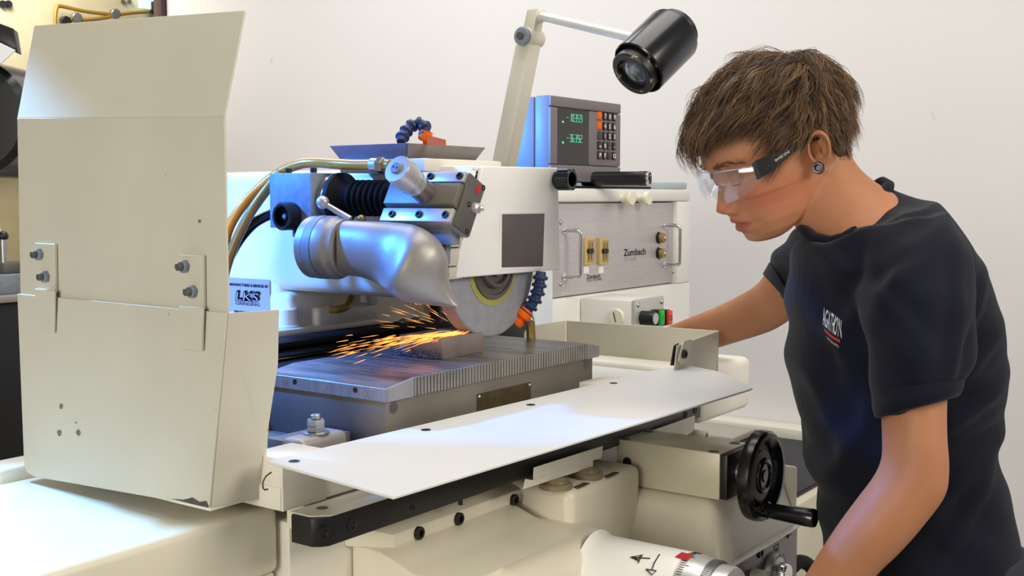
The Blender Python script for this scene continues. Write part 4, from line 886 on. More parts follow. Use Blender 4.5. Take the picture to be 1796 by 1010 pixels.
# ---------------------------------------------------------------- machine lamp
lm = thing('machine_lamp', 'jointed machine lamp with black cylindrical head above the digital readout', 'lamp', dep(885, 300, 1.88))
PD = 2.02
pb0 = dep(884, 292, PD); pt0 = dep(927, 78, PD); ax = (pt0-pb0).normalized()
wx = .034; wy = .032
def post(p0, p1, wx, wy, name, m, taper=1):
    return MB().hexa([p0, p0+V((wx, 0, 0)), p0+V((wx, wy, 0)), p0+V((0, wy, 0))], [p1, p1+V((wx*taper, 0, 0)), p1+V((wx*taper, wy*taper, 0)), p1+V((0, wy*taper, 0))], .0015).build(name, m, lm)
LPM = mat('lamp_arm_enamel', (212, 206, 188), .4, .1)
off = V((-.012, -.012, 0)); pbb = pb0+off; 
k_ = (1.4935-pb0.z)/(pt0.z-pb0.z); pbb = pb0+(pt0-pb0)*k_+off
post(pbb, pt0+off+(pb0-pt0).normalized()*.0, wx, wy, 'arm_post', LPM)
jc = dep(930, 66, PD); 
MB().cyl(jc+V((-.020, 0, 0)), jc+V((.026, 0, 0)), .0165, n=28, ch=.002).build('joint_barrel', LPM, lm)
MB().cyl(jc+V((-.0285, 0, 0)), jc+V((-.0195, 0, 0)), .0165, n=28, ch=.002).build('joint_knob', GREYBLK, lm)
MB().cyl(jc+V((-.034, 0, 0)), jc+V((-.028, 0, 0)), .007, n=6).build('joint_screw', DARKST, lm)
kp2 = dep(942, 24, PD)
post(jc+V((-.008, -.012, .010)), kp2+V((-.016, -.012, .006)), .026, .024, 'elbow', LPM, .95)
t0_ = dep(945, 27, PD-.005); t1_ = dep(1112, 66, 1.76)
MB().cyl(t0_, t1_, .0085, .0078, n=20).build('arm_tube', mat('pale_tube_enamel', (216, 220, 220), .25, .2), lm)
MB().cyl(t0_, t0_+(t1_-t0_).normalized()*.012, .0115, n=20, ch=.001).build('tube_collar', LPM, lm)
LD = 1.72
hb_ = dep(1186, 54, LD+.022); hf_ = dep(1112, 127, LD-.022); hax = (hf_-hb_).normalized(); Lh = (hf_-hb_).length
shade = MB().lathe([(.0, -.012), (.030, -.012), (.034, -.008), (.0345, .006), (.0, .006)], hb_, hax, 48).build('rear_cap', BLACK, lm)
MB().lathe([(.034, .004), (.0435, .007), (.0445, .010), (.0445, Lh-.012), (.0425, Lh-.010), (.0415, Lh-.012), (.0415, Lh-.03), (.034, Lh-.03)], hb_, hax, 56).build('lamp_shade', BLACKG, lm)
MB().lathe([(.034, Lh-.034), (.0365, Lh-.032), (.0365, Lh+.004), (.035, Lh+.006), (.0265, Lh+.006), (.0255, Lh-.004), (.0255, Lh-.010)], hb_, hax, 48).build('lens_ring', mat('worn_black_ring', (30, 29, 29), .4, .3, var=.3, scale=30, specks=(60, .62, (150, 140, 120))), lm)
MB().lathe([(.0258, Lh-.004), (.020, Lh+.0), (.012, Lh+.003), (0, Lh+.004)], hb_, hax, 40).build('lens', mat('dark_lens', (60, 74, 88), .06, spec=.9, coat=1), lm)

# ---------------------------------------------------------------- sparks
random.seed(11)
spk = MB(); so = V((WC.x-.048, WYF+.012, wz+.001))
def streak(p, q, r): 
    u = (q-p).normalized().orthogonal()*r; w = (q-p).normalized().cross(u)
    spk.raw([p, p+(q-p)*.3+u, p+(q-p)*.3-u*.5+w*.87, p+(q-p)*.3-u*.5-w*.87, q], [(0, 2, 1), (0, 3, 2), (0, 1, 3), (1, 2, 4), (2, 3, 4), (3, 1, 4)])
for i in range(250):
    a = random.gauss(.012, .030); s_ = random.gauss(0.10, .11); d = V((-1, s_, a)).normalized()
    r0 = abs(random.gauss(0, .05))**1.0*1.0; 
    if random.random() < .5: r0 = random.uniform(.02, .24)
    st_ = so+d*r0+V((0, random.gauss(0, .006), random.gauss(0, .0015)-.1*r0*r0)); L = random.uniform(.02, .065)*(1-.5*min(1, r0/.2))
    if st_.z < ZC+.003: st_.z = ZC+.003+random.random()*.006
    q = st_+d*L; q.z -= .10*L; q.z = max(q.z, ZC+.002); streak(st_, q, random.uniform(.00014, .00034))
for i in range(26):
    d = V((-1, random.gauss(.3, .25), random.uniform(.1, .75))).normalized(); r0 = random.uniform(.03, .14); st_ = so+d*r0; streak(st_, st_+d*random.uniform(.012, .035), .0002)
sp_ = spk.build('sparks', emit('spark_glow', (255, 158, 70), 2.4)); sp_['kind'] = 'stuff'; tag(sp_, 'spray of glowing orange sparks flying left from the grinding wheel', 'sparks')

# ================================================================ the worker
DH = 1.62
SKIN = mat('skin', (172, 117, 83), .55, var=.10, scale=14, specks=(150, .735, (140, 84, 62)), bump=.05, bscale=400, spec=.35)
def _sss(m, w=.12):
    b = m.node_tree.nodes['Principled BSDF']; b.inputs['Subsurface Weight'].default_value = w; b.inputs['Subsurface Radius'].default_value = (.012, .004, .002); b.inputs['Subsurface Scale'].default_value = .4
_sss(SKIN)
pit, yw, rl = math.radians(21), math.radians(10.8), math.radians(10.3)
Lf_ = -RV
f0_ = Lf_*math.cos(pit)-UV*math.sin(pit); u0_ = UV*math.cos(pit)+Lf_*math.sin(pit); l0_ = -FV
l1_ = l0_*math.cos(rl)-u0_*math.sin(rl); HU = u0_*math.cos(rl)+l0_*math.sin(rl)
HF = f0_*math.cos(yw)+l1_*math.sin(yw); HL = l1_*math.cos(yw)-f0_*math.sin(yw)
HC = dep(1367, 275, DH)
def hw_(x, y, z): return HC+HF*x+HL*y+HU*z          # head coordinates (front, left, up) -> room
TZ = [.128, .1265, .122, .112, .095, .07, .045, .028, .010, 0, -.02, -.04, -.055, -.07, -.085, -.095, -.100, -.1025]
TF = [-.008, .012, .036, .062, .086, .101, .108, .106, .1, .0965, .0955, .0950, .0945, .092, .086, .079, .071, .060]
TB = [-.012, -.035, -.060, -.082, -.098, -.106, -.108, -.107, -.103, -.1, -.09, -.072, -.045, -.018, .006, .024, .038, .052]
TW = [.002, .024, .042, .056, .0675, .0740, .0765, .0760, .0735, .072, .0695, .0665, .0630, .0580, .0490, .038, .026, .006]
def tab(z, T): return float(np.interp(-z, [-v for v in TZ], T))
def ga(v, c, s): return math.exp(-((v-c)/s)**2)
def feat(y, z):                                      # how far the features stand out of the face
    ay = abs(y); d = 0
    h = float(np.interp(-z, [-.016, -.004, .008, .02, .030, .0385, .045, .051, .056], [0, .003, .0065, .012, .0175, .0215, .0135, .003, 0]))
    s = float(np.interp(-z, [-.01, .0, .02, .034, .045], [.0085, .0075, .0095, .0125, .0150])); d += h*math.exp(-(ay/s)**2.4)
    d += .0085*ga(ay, .0145, .0056)*ga(z, -.043, .007)-.0035*ga(ay, .0235, .004)*ga(z, -.043, .010)-.004*ga(ay, .0065, .0035)*ga(z, -.0485, .003)
    d += .0040*ga(z, .024, .009)*ga(ay, .026, .022)-.003*ga(ay, 0, .012)*ga(z, .008, .01)
    d -= .0075*ga(ay, .029, .0165)*ga(z, .002, .0105)
    d += .0055*ga(ay, .045, .018)*ga(z, -.024, .016)
    d += .0060*ga(z, -.0603, .0048)*ga(ay, 0, .021)+.0054*ga(z, -.0748, .0055)*ga(ay, 0, .019)
    d -= .0085*ga(z, -.0672, .0024)*ga(ay, 0, .027)
    d -= .0042*ga(z, -.0835, .0048)*ga(ay, 0, .018)+.0022*ga(ay, 0, .004)*ga(z, -.054, .006)
    d += .0045*ga(z, -.094, .009)*ga(ay, 0, .016)
    d -= .0030*ga(ay, .030, .006)*ga(z, -.058, .016)
    return d
def skull(z, a, off=0):                              # outline of the head at height z, a = 0 is the face
    fr, bk, w = tab(z, TF), tab(z, TB), tab(z, TW); cx_ = fr*.42+bk*.58 if z > -.03 else fr*.35+bk*.65
    ca, sa = math.cos(a), math.sin(a); e = .92 if ca <= 0 or z > .05 or z < -.05 else .92-.17*min(1, (.05-z)/.02)*min(1, (z+.05)/.02)
    x = cx_+((fr-cx_) if ca > 0 else (cx_-bk))*(abs(ca)**e)*(1 if ca > 0 else -1); y = w*(abs(sa)**.96)*(1 if sa > 0 else -1)
    if off:
        n = V((ca/max(.03, fr-cx_ if ca > 0 else cx_-bk), sa/max(.01, w), 0)).normalized(); up = max(0, (z-.04)/.088)**1.6
        n = (n*(1-up)+V((0, 0, 1))*up).normalized(); return V((x, y, z))+n*off
    return V((x, y, z))
zs_ = [.128, .1278, .1272, .1262, .1245, .1222, .119, .115, .110, .104]+list(np.linspace(.098, .04, 22))+list(np.linspace(.0378, -.100, 92))+[-.1012, -.102, -.1024, -.1025]
NA = 200
rings = []
for z in zs_:
    r = []
    for k in range(NA):
        t = 2*math.pi*k/NA; a = t-.38*math.sin(t) if True else t
        p = skull(z, a)
        if math.cos(a) > 0: p.x += feat(p.y, z)*min(1, math.cos(a)*2.2)
        r.append(p)
    rings.append(r)
head = MB(); head.loft([[hw_(*p) for p in r] for r in rings])
# ears
def ear(s):
    m = MB(); g = []
    up = V((-.20, 0, 1)).normalized(); bk = V((-.88, s*.46, -.16)).normalized(); out = up.cross(bk)*(-1 if s > 0 else 1); out = out.normalized()
    if out.y*s < 0: out = -out
    c = V((-.008, s*.0725, .003)); R1, R2 = .0275, .0155
    for i in range(13):
        q = i/12; r = []
        for k in range(36):
            a = 2*math.pi*k/36; ex, ey = math.cos(a), math.sin(a)
            sh = 1.0 if ey > 0 else .86-.10*abs(ey); wd = 1.0+.16*ey
            rr = q; prof = (.0015-.015*ga(q, .42, .30)+.0065*ga(q, .86, .13)-.007*max(0, q-.93)/.07) if True else 0
            lob = -.004 if ey < -.75 else 0
            p = c+bk*(R2*.9+R2*ex*rr*wd)+up*(R1*ey*rr*sh)+out*(.0065+prof*(1 if ey > -.7 else .35)+.006*rr*max(0, ex))
            r.append(p)
        g.append(r)
    m.loft([[hw_(*p) for p in r] for r in g], caps=False)
    back = [[hw_(*(p-out*.0045)) for p in r] for r in g[-1:]]+[[hw_(*(c+(p-c)*.55-out*.006)) for p in g[-1]]]
    m.loft([[hw_(*p) for p in g[-1]]]+back, caps=False)
    return m
body = MB(); body.raw(head.v, head.f)
# neck, arms, hands, trunk
body.loft(chord([((1362, 330), (1462, 205), 1.625, .050), ((1380, 368), (1482, 252), 1.625, .055), ((1394, 394), (1500, 290), 1.62, .058), ((1408, 414), (1528, 318), 1.61, .061), ((1424, 440), (1575, 352), 1.60, .075), ((1440, 500), (1640, 420), 1.60, .11), ((1430, 600), (1690, 560), 1.61, .13), ((1440, 700), (1700, 700), 1.61, .125), ((1470, 850), (1700, 850), 1.61, .12), ((1490, 1060), (1740, 1060), 1.61, .13)], 40, 2.1))
NEAR = [((1545, 560), (1670, 520), 1.44, .05), ((1548, 650), (1662, 625), 1.40, .05), ((1549, 715), (1656, 700), 1.385, .047), ((1551, 775), (1656, 765), 1.378, .045), ((1549, 808), (1659, 822), 1.376, .0435), ((1535, 838), (1652, 868), 1.378, .0435), ((1505, 878), (1617, 917), 1.385, .043), ((1470, 925), (1578, 963), 1.395, .041), ((1430, 985), (1530, 1012), 1.41, .037), ((1390, 1050), (1476, 1078), 1.43, .031), ((1360, 1102), (1428, 1128), 1.445, .024), ((1348, 1130), (1412, 1152), 1.45, .021)]
body.loft(chord(NEAR, 32, 2.1))
FARM = [((1385, 430), (1440, 545), 1.80, .05), ((1345, 478), (1398, 545), 1.86, .046), ((1326, 500), (1382, 562), 1.91, .044), ((1303, 515), (1358, 577), 1.97, .043), ((1278, 528), (1332, 587), 2.02, .043), ((1250, 541), (1300, 597), 2.065, .041), ((1212, 556), (1258, 610), 2.12, .036), ((1182, 568), (1216, 622), 2.17, .029), ((1158, 578), (1182, 622), 2.21, .023), ((1146, 584), (1168, 624), 2.23, .020)]
body.loft(chord(FARM, 32, 2.1))
def hand(w0, fwd, side, palm):      # wrist point, finger direction, thumb side, palm normal
    fwd, side, palm = fwd.normalized(), side.normalized(), palm.normalized()
    def P(a, b_, c): return w0+fwd*a+side*b_+palm*c
    body.loft([[P(a, math.cos(t)*wd, math.sin(t)*th) for t in np.linspace(0, 2*math.pi, 20, endpoint=False)] for a, wd, th in ((-.02, .026, .019), (.0, .027, .018), (.03, .037, .016), (.065, .042, .0145), (.088, .040, .012), (.096, .034, .007))])
    for b_, L, a0 in ((.030, .070, .088), (.0105, .079, .092), (-.010, .073, .090), (-.029, .058, .082)):
        q = [P(a0-.02, b_, 0), P(a0+.006, b_*1.05, .001), P(a0+L*.42, b_*1.08, .010), P(a0+L*.72, b_*1.08, .026), P(a0+L*.86, b_*1.08, .045)]
        body.tube(q, [.0092, .0098, .0086, .0080, .0058], 12, sub=4)
    body.tube([P(.02, .024, .002), P(.045, .046, .008), P(.072, .060, .020), P(.090, .062, .034)], [.0125, .0118, .0098, .0066], 12, sub=4)
hand((dep(1348, 1130, 1.45)+dep(1412, 1152, 1.45))/2, dep(1340, 1200, 1.47)-dep(1380, 1141, 1.45), -FV+Lf_*.2, Lf_-UV*.2)
hand((dep(1146, 584, 2.23)+dep(1168, 624, 2.23))/2, dep(1122, 655, 2.30)-dep(1157, 604, 2.23), FV*.9+RV*.2, -RV*.9-UV*.3)
BROOT = thing('person', 'young person in navy t-shirt and clear safety glasses bending over the grinder', 'person', V((0, 0, 0)))
_c = dep(1617, 1000, 1.61); BROOT.location = (_c.x, _c.y, 0)
def remesh(o, vox, it, fac=.5):
    md = o.modifiers.new('r', 'REMESH'); md.mode = 'VOXEL'; md.voxel_size = vox; md.use_smooth_shade = True
    if it: ms = o.modifiers.new('s', 'SMOOTH'); ms.iterations = it; ms.factor = fac
    me = bpy.data.meshes.new_from_object(o.evaluated_get(bpy.context.evaluated_depsgraph_get())); o.modifiers.clear(); old = o.data; me.name = old.name; o.data = me; bpy.data.meshes.remove(old)
    me.polygons.foreach_set('use_smooth', [True]*len(me.polygons)); return o
bo = remesh(body.build('body', SKIN, BROOT), .0021, 2)
# lips, read off by place
R3 = Matrix((HF, HL, HU)); base_ = HC-wloc(BROOT)
me = bo.data; co = np.empty(len(me.vertices)*3, 'f'); me.vertices.foreach_get('co', co); co = co.reshape(-1, 3)
lc = (co-np.array(base_))@np.array(R3).T
half = .0255
ay = np.abs(lc[:, 1]); zz_ = lc[:, 2]; up_ = -.0572-.0085*(ay/half)**2+.0012*np.exp(-((ay-.006)/.004)**2); dn_ = -.0797+.0122*(ay/half)**2
sm = lambda v: 1/(1+np.exp(-v/.0007))
lipv = sm(up_-zz_)*sm(zz_-dn_)*(lc[:, 0] > .06)*(ay < .029)
at_ = me.attributes.new('lip', 'FLOAT', 'POINT'); at_.data.foreach_set('value', lipv.astype('f'))
fl_ = .8*np.exp(-((ay-.050)/.020)**2-((zz_+.032)/.024)**2)+.7*np.exp(-(ay/.016)**2-((zz_+.040)/.012)**2)*(lc[:, 0] > .09)
at_ = me.attributes.new('flush', 'FLOAT', 'POINT'); at_.data.foreach_set('value', (fl_*(lc[:, 0] > .0)).astype('f'))
nt = SKIN.node_tree; bs = nt.nodes['Principled BSDF']; src = bs.inputs['Base Color'].links[0].from_socket
for nm, cc in (('flush', (176, 98, 72)), ('lip', (158, 82, 68))):
    a_ = nt.nodes.new('ShaderNodeAttribute'); a_.attribute_name = nm; mx = nt.nodes.new('ShaderNodeMix'); mx.data_type = 'RGBA'
    nt.links.new(a_.outputs['Fac'], mx.inputs[0]); nt.links.new(src, mx.inputs[6]); mx.inputs[7].default_value = lin(cc)+(1,); src = mx.outputs[2]
nt.links.new(src, bs.inputs['Base Color'])
for s in (1, -1): ear(s).build('ear', SKIN, BROOT, 180)
# eyes
EYEW = mat('eye_white', (226, 220, 214), .2, var=.02); IRIS = mat('iris_brown', (70, 52, 40), .15)
HAIRM = [mat('hair_dark', (64, 46, 32), .5, var=.2, scale=60, spec=.3), mat('hair_brown', (104, 78, 54), .45, var=.2, scale=60, spec=.4), mat('hair_light', (144, 112, 78), .42, var=.15, scale=60, spec=.4)]
for s in (1, -1):
    c = V((.0815, s*.0272, .001)); ey = MB().sph(hw_(*c), .0108, 24).build('eye', EYEW, BROOT)
    gd = V((.72, .08, -.69)).normalized(); g3 = HF*gd.x+HL*gd.y+HU*gd.z
    MB().lathe([(.0056, .0097), (.0040, .0108), (.0, .0116)], hw_(*c), g3, 20).build('iris', IRIS, ey)
    lid = MB(); rows = []
    for i in range(8):
        ph = math.radians(-40+i*17); rows.append([hw_(*(c+V((math.cos(ph)*math.cos(th), math.cos(ph)*math.sin(th), math.sin(ph)))*.0124)) for th in np.linspace(-1.95, 1.95, 26)])
    lid.loft(rows, caps=False, closed=False); lo_ = MB(); rows2 = []
    for i in range(4):
        ph = math.radians(-96+i*13); rows2.append([hw_(*(c+V((math.cos(ph)*math.cos(th), math.cos(ph)*math.sin(th), math.sin(ph)))*.0122)) for th in np.linspace(-1.95, 1.95, 26)])
    lid.loft(rows2, caps=False, closed=False); lid.build('eyelid', SKIN, BROOT, 180)
    MB().tube([hw_(*(c+V((math.cos(-.70)*math.cos(th), math.cos(-.70)*math.sin(th), math.sin(-.70)))*.0127)) for th in np.linspace(-1.15, 1.15, 9)], .0010, 6).build('lashes', HAIRM[0], BROOT)
    eb = MB()
    for i in range(110):
        t = random.random(); y = s*(.012+.042*t); z = .021+.007*math.sin(t*2.4)-.003*t+random.gauss(0, .0017); fr = tab(z, TF)
        a = math.asin(min(1, abs(y)/tab(z, TW)))*s; p = skull(z, a); p.x += feat(p.y, z)*min(1, math.cos(a)*2.2)+.0012
        d = V((-.25*t, s*.85, .28-.5*t)).normalized()*random.uniform(.006, .010); eb.tube([hw_(*p), hw_(*(p+d*.6+V((.0006, 0, 0)))), hw_(*(p+d))], [.00032, .0003, .0001], 4, smooth=False)
    eb.build('eyebrow', HAIRM[1], BROOT)
pl_ = V((-.0090, .0830, -.0205)); ax_ = (-FV*.93-RV*.35+UV*.05).normalized()
MB().lathe([(.0042, 0), (.0042, .006), (.0058, .0065), (.0078, .006), (.0082, .003), (.0082, -.004), (.006, -.005)], hw_(*pl_)-ax_*.002, ax_, 28).build('ear_tunnel', mat('dark_ear_metal', (58, 58, 60), .25, .8), BROOT)['label'] = 'dark metal ear tunnel'

# ---------------------------------------------------------------- hair
def hair_line(a):            # lowest scalp height at angle a (0 = face)
    d = abs(math.degrees(a)); d = d if d <= 180 else 360-d
    return float(np.interp(d, [0, 25, 45, 58, 66, 74, 84, 95, 112, 135, 180], [.056, .062, .074, .066, .034, .002, .030, .032, -.012, -.034, -.040]))
def surf(z, a, off): return skull(max(-.06, min(.1279, z)), a, off)
cap = MB(); rows = []
for i in range(30):
    q = i/29; r = []
    for k in range(96):
        a = 2*math.pi*k/96; aa = a if a <= math.pi else a-2*math.pi; zl = hair_line(aa); z = .1278-(.1278-zl)*q**.8
        r.append(hw_(*surf(z, aa, .0035+.006*math.sin(min(1, (1-q)*2.2)*math.pi/2)+.0012*math.sin(aa*17+z*260))))
    rows.append(r)
cap.loft(rows, caps=False); cap.f.append(tuple(range(96))); cap.mi.append(0)
random.seed(5)
def flow(p, a):              # combing direction on the scalp, head coordinates
    x, y, z = p
    K = V((-.062, .0, .118)); d = p-K
    if x > -.045: v = V((1.0, (.22 if y > -.02 else -.25)*min(1, (abs(y)+.02)/.05), -.16-.25*max(0, (abs(y)-.04)/.03)))
    else:
        v = V((d.x*.6, d.y*1.0, d.z*1.3-.03)).normalized(); v.z -= .3
        if z > .075: v = v*.5+V((.15, .35*(1 if y > 0 else -1), -.25))
    if abs(y) > .045 and z < .09:
        t = max(0, min(1, (x+.06)/.085)); s_ = min(1, (.09-z)/.02); v = v*(1-s_)+V((-.2+1.15*t, 0, -1.0+.58*t-.5*max(0, (.03-z)/.03)*t))*s_
    if x < -.07 and z < .09: v = V((-.1, y*2, -1))
    return v.normalized()
def norm_at(p):
    q = V((p.x/(.107**2), p.y/(.076**2), max(-.02, p.z)/(.127**2))); return q.normalized()
def inner(p):                # signed height over the skull (rough, in metres)
    z = max(-.06, min(.1275, p.z)); fr, bk, w = tab(z, TF), tab(z, TB), max(.004, tab(z, TW)); cx_ = fr*.42+bk*.58
    ex = (p.x-cx_)/max(.01, (fr-cx_) if p.x > cx_ else (cx_-bk)); r = math.hypot(ex, p.y/w)
    if p.z > .1275: return max(p.z-.1275, 0)+.0
    return (r-1)*min(w, .07)
def grow(z, a, L, lift, wig):
    p = surf(z, a, .003); P = [p.copy()]; n = 8; st = L/n; ph = random.uniform(0, 6.3); sd = random.uniform(-1, 1)
    for i in range(n):
        v = flow(p, a); nr = norm_at(p); v = v-nr*v.dot(nr); side = nr.cross(v)
        v = (v.normalized()+side*(wig*math.sin(ph+i*.9)+.22*sd*wig)+nr*(lift*(1.0-1.9*i/n))).normalized(); p = p+v*st
        h = inner(p)
        if h < .004: p = p+norm_at(p)*(.004-h)
        P.append(p.copy())
    return P
hm = MB()
def strand(P, r0, mi):
    n = len(P); vs = []; fs = []
    for i, p in enumerate(P):
        t = (P[min(i+1, n-1)]-P[max(i-1, 0)]).normalized(); u = t.cross(norm_at(p)).normalized(); w = t.cross(u); r = r0*(1-.85*(i/(n-1))**1.5)
        vs += [hw_(*(p+u*r)), hw_(*(p-u*r*.5+w*r*.7)), hw_(*(p-u*r*.5-w*r*.7))]
    for i in range(n-1):
        for k in range(3): k2 = (k+1) % 3; fs.append((i*3+k, i*3+k2, i*3+3+k2, i*3+3+k))
    hm.raw(vs, fs, mi)
NG = 1150
for g in range(NG):
    while True:
        a = random.uniform(-math.pi, math.pi); zl = hair_line(a); z = zl+(.1278-zl)*random.random()**.75
        if g > 1000: z = random.uniform(.112, .1278)
        if a < -.3 and a > -2.6 and random.random() < .45: continue      # fewer on the side turned away
        break
    dg_ = abs(math.degrees(a)); top = z > .085
    L = random.uniform(.052, .082) if (top or dg_ < 70) else random.uniform(.032, .055)
    if z < .03: L = random.uniform(.016, .030)
    if dg_ < 75 and z < .075: L = random.uniform(.028, .044) if dg_ > 40 else (random.uniform(.020, .034) if dg_ > 20 else random.uniform(.018, .028))
    lift = random.uniform(.55, 1.15) if z > .06 else random.uniform(.08, .25)
    wig = random.uniform(.12, .5); G = grow(z, a, L, lift, wig); mg = random.choices((0, 1, 2), (.35, .45, .20))[0]
    for c in range(12):
        da, dz = random.gauss(0, .045), random.gauss(0, .0045); k0 = surf(min(.1278, max(zl, z+dz)), a+da, .003)-G[0]; kk = random.uniform(.10, .45)
        lt = random.uniform(.82, 1.08); j = V((random.gauss(0, .0016), random.gauss(0, .0016), random.gauss(0, .0016))); P = []
        for i, q in enumerate(G):
            t = i/8; P.append(G[0]+(q-G[0])*lt+k0*(1-t*(1-kk))+j*t*2.0)
        strand(P, random.uniform(.00032, .00062), mg if random.random() < .7 else random.choice((0, 1, 2)))
hm.raw(cap.v, cap.f, 0)
ho_ = hm.build('hair', HAIRM, BROOT, 180)

# ---------------------------------------------------------------- t-shirt
NAVY = mat('navy_cotton', (7, 10, 25), .85, var=.12, scale=14, bump=.25, bscale=700, spec=.2)
NAVY.node_tree.nodes['Principled BSDF'].inputs['Sheen Weight'].default_value = .06
ts_ = MB()
TD = 1.60
TOR = [((1412, 402), (1545, 322), 1.60, .066), ((1404, 420), (1575, 336), 1.60, .088), ((1397, 442), (1622, 362), 1.60, .140), ((1391, 490), (1676, 432), TD, .176), ((1392, 560), (1718, 530), TD, .180), ((1398, 650), (1741, 640), TD, .168), ((1408, 720), (1740, 715), TD, .158), ((1428, 800), (1726, 790), TD, .152), ((1447, 880), (1746, 862), TD, .155), ((1456, 960), (1760, 950), TD, .162), ((1464, 1070), (1774, 1070), TD, .168)]
TR_ = chord(TOR, 56, 2.25, 8)
NKT = [0, .08, .28, .48, .65, .87, 1]; NKX = [1413, 1427, 1456, 1482, 1502, 1531, 1557]; NKY = [404, 417, 424, 417, 404, 367, 327]
r0_ = []
for k in range(56):
    a = 2*math.pi*k/56; t = (1-math.cos(a))/2
    if math.sin(a) < 0: r0_.append(dep(float(np.interp(t, NKT, NKX)), float(np.interp(t, NKT, NKY)), 1.60+.0675*math.sin(a)))
    else: r0_.append(TR_[0][k])
for i in range(17):
    w = i/16; w = w*w*(3-2*w)*.5+w*.5; TR_[i] = [p.lerp(q, w) for p, q in zip(r0_, TR_[16])]
ts_.loft(TR_)
SLN = [((1505, 400), (1655, 372), 1.50, .070), ((1508, 450), (1688, 432), 1.455, .074), ((1514, 520), (1704, 508), 1.42, .072), ((1524, 600), (1696, 598), 1.395, .067), ((1534, 665), (1684, 655), 1.383, .063), ((1544, 728), (1672, 694), 1.378, .060)]
ts_.loft(chord(SLN, 40, 2.1, 6))
SLF = [((1420, 392), (1470, 520), 1.70, .085), ((1388, 404), (1440, 545), 1.76, .075), ((1362, 440), (1415, 548), 1.82, .064), ((1339, 482), (1392, 541), 1.865, .058)]
ts_.loft(chord(SLF, 40, 2.1, 6))
TROOT = BROOT
to = remesh(ts_.build('t_shirt', NAVY, TROOT, 180), .0042, 5)
# cloth folds: long soft creases pushed into the surface
me = to.data; n = len(me.vertices); co = np.empty(n*3, 'f'); me.vertices.foreach_get('co', co); co = co.reshape(-1, 3); no = np.empty(n*3, 'f'); me.vertices.foreach_get('normal', no); no = no.reshape(-1, 3)
wo = co+np.array(wloc(BROOT)); rel = wo-np.array(CAM); dd = rel@np.array(FV); uu_ = CX+FPX*(rel@np.array(RV))/dd; vv_ = CY-FPX*(rel@np.array(UV))/dd
h_ = wo@np.array(RV); zc_ = wo[:, 2]
def fold(h0, z0, ang, ln, wd, amp):
    c, s = math.cos(ang), math.sin(ang); a = (h_-h0)*c+(zc_-z0)*s; b_ = -(h_-h0)*s+(zc_-z0)*c
    return amp*np.exp(-(a/ln)**2)*(np.exp(-(b_/wd)**2)-.6*np.exp(-((b_-wd*1.9)/wd)**2))
def hz_(x, y, D=1.45): p = dep(x, y, D); return p.dot(RV), p.z
disp = np.zeros(n)
for x, y, ang, ln, wd, amp in ((1440, 560, -82, .12, .009, .005), (1420, 620, -80, .16, .008, .005), (1465, 700, -68, .13, .010, .006), (1500, 640, -62, .10, .010, .005), (1530, 500, 62, .08, .010, .006), (1560, 470, 40, .06, .009, .005), (1620, 560, 78, .09, .009, .004), (1660, 600, 70, .07, .008, .005), (1690, 560, 55, .07, .009, .006), (1700, 640, 40, .06, .010, .006), (1690, 730, 30, .08, .011, .007), (1650, 880, 35, .09, .011, .006), (1700, 900, 55, .08, .010, .006), (1560, 900, 60, .10, .012, .006), (1500, 850, 75, .12, .010, .006), (1720, 800, 20, .06, .010, .007), (1590, 420, 30, .06, .008, .004), (1480, 470, -55, .08, .009, .004), (1370, 480, 55, .05, .007, .004)):
    h0, z0 = hz_(x, y); disp += 1.0*fold(h0, z0, math.radians(ang), ln, wd, amp)
disp += .0012*np.sin(h_*70+zc_*24+2*np.sin(zc_*31))+.0010*np.sin(zc_*88+h_*33)
co2 = co+no*disp[:, None].astype('f'); me.vertices.foreach_set('co', co2.astype('f').ravel()); me.update()
cr = chord([SLN[-2][:4], SLN[-1][:4]], 40, 2.1, 6)
ctr = [sum((p for p in r), V())/len(r) for r in cr]
def puff(r, c, k): return [c+(p-c)*k for p in r]
MB().loft([puff(cr[2], ctr[2], .99), puff(cr[2], ctr[2], 1.045), puff(cr[4], ctr[4], 1.10), puff(cr[6], ctr[6], 1.09), puff([p-UV*.003 for p in cr[6]], ctr[6], 1.0), puff(cr[6], ctr[6], .9)], caps=False).build('rolled_cuff', NAVY, to, 60)
crf = chord([SLF[-2][:4], SLF[-1][:4]], 40, 2.1, 6); cf = [sum((p for p in r), V())/len(r) for r in crf]
MB().loft([puff(crf[3], cf[3], .98), puff(crf[3], cf[3], 1.03), puff(crf[6], cf[6], 1.03), puff(crf[6], cf[6], .88)], caps=False).build('sleeve_hem', NAVY, to, 60)
nk_ = TR_[0]; nc_ = sum(nk_, V())/56
MB().tube([p+(p-nc_).normalized()*.002 for p in nk_+nk_[:2]], .0088, 12, smooth=False).build('collar', NAVY, to, 80)
# chest print
from mathutils.bvhtree import BVHTree
bvh = BVHTree.FromPolygons([V(c)+wloc(BROOT) for c in co2.tolist()], [tuple(p.vertices) for p in me.polygons])
hit, hn, _, _ = bvh.ray_cast(CAM, ray(1457, 578))
hn = (hn if hn.dot(FV) < 0 else -hn).normalized()
td = V((0, 0, 1)); td = (td+RV*(-.20)); td = (td-hn*td.dot(hn)).normalized(); rd = td.cross(hn).normalized()
rd = (rd-td*.42).normalized()
def chest(s_, size, a, b_, m, sx, name='print', bold=0):
    o = text(s_, size, hit+rd*a+td*b_, rd, td, m, to, name, .0002, 'CENTER', sx, 0, bold)
    for v in o.data.vertices:
        w = v.co+wloc(to); q, nn, _, _ = bvh.ray_cast(w+hn*.05, -hn)
        if q is not None: v.co = q+hn*.0009-wloc(to)
    return o
chest('AGATHON', .033, 0, -.002, WHITEI, .24, 'lettering', .0004)
chest('SWITZERLAND', .0062, 0, -.0180, WHITEI, .62, 'lettering')
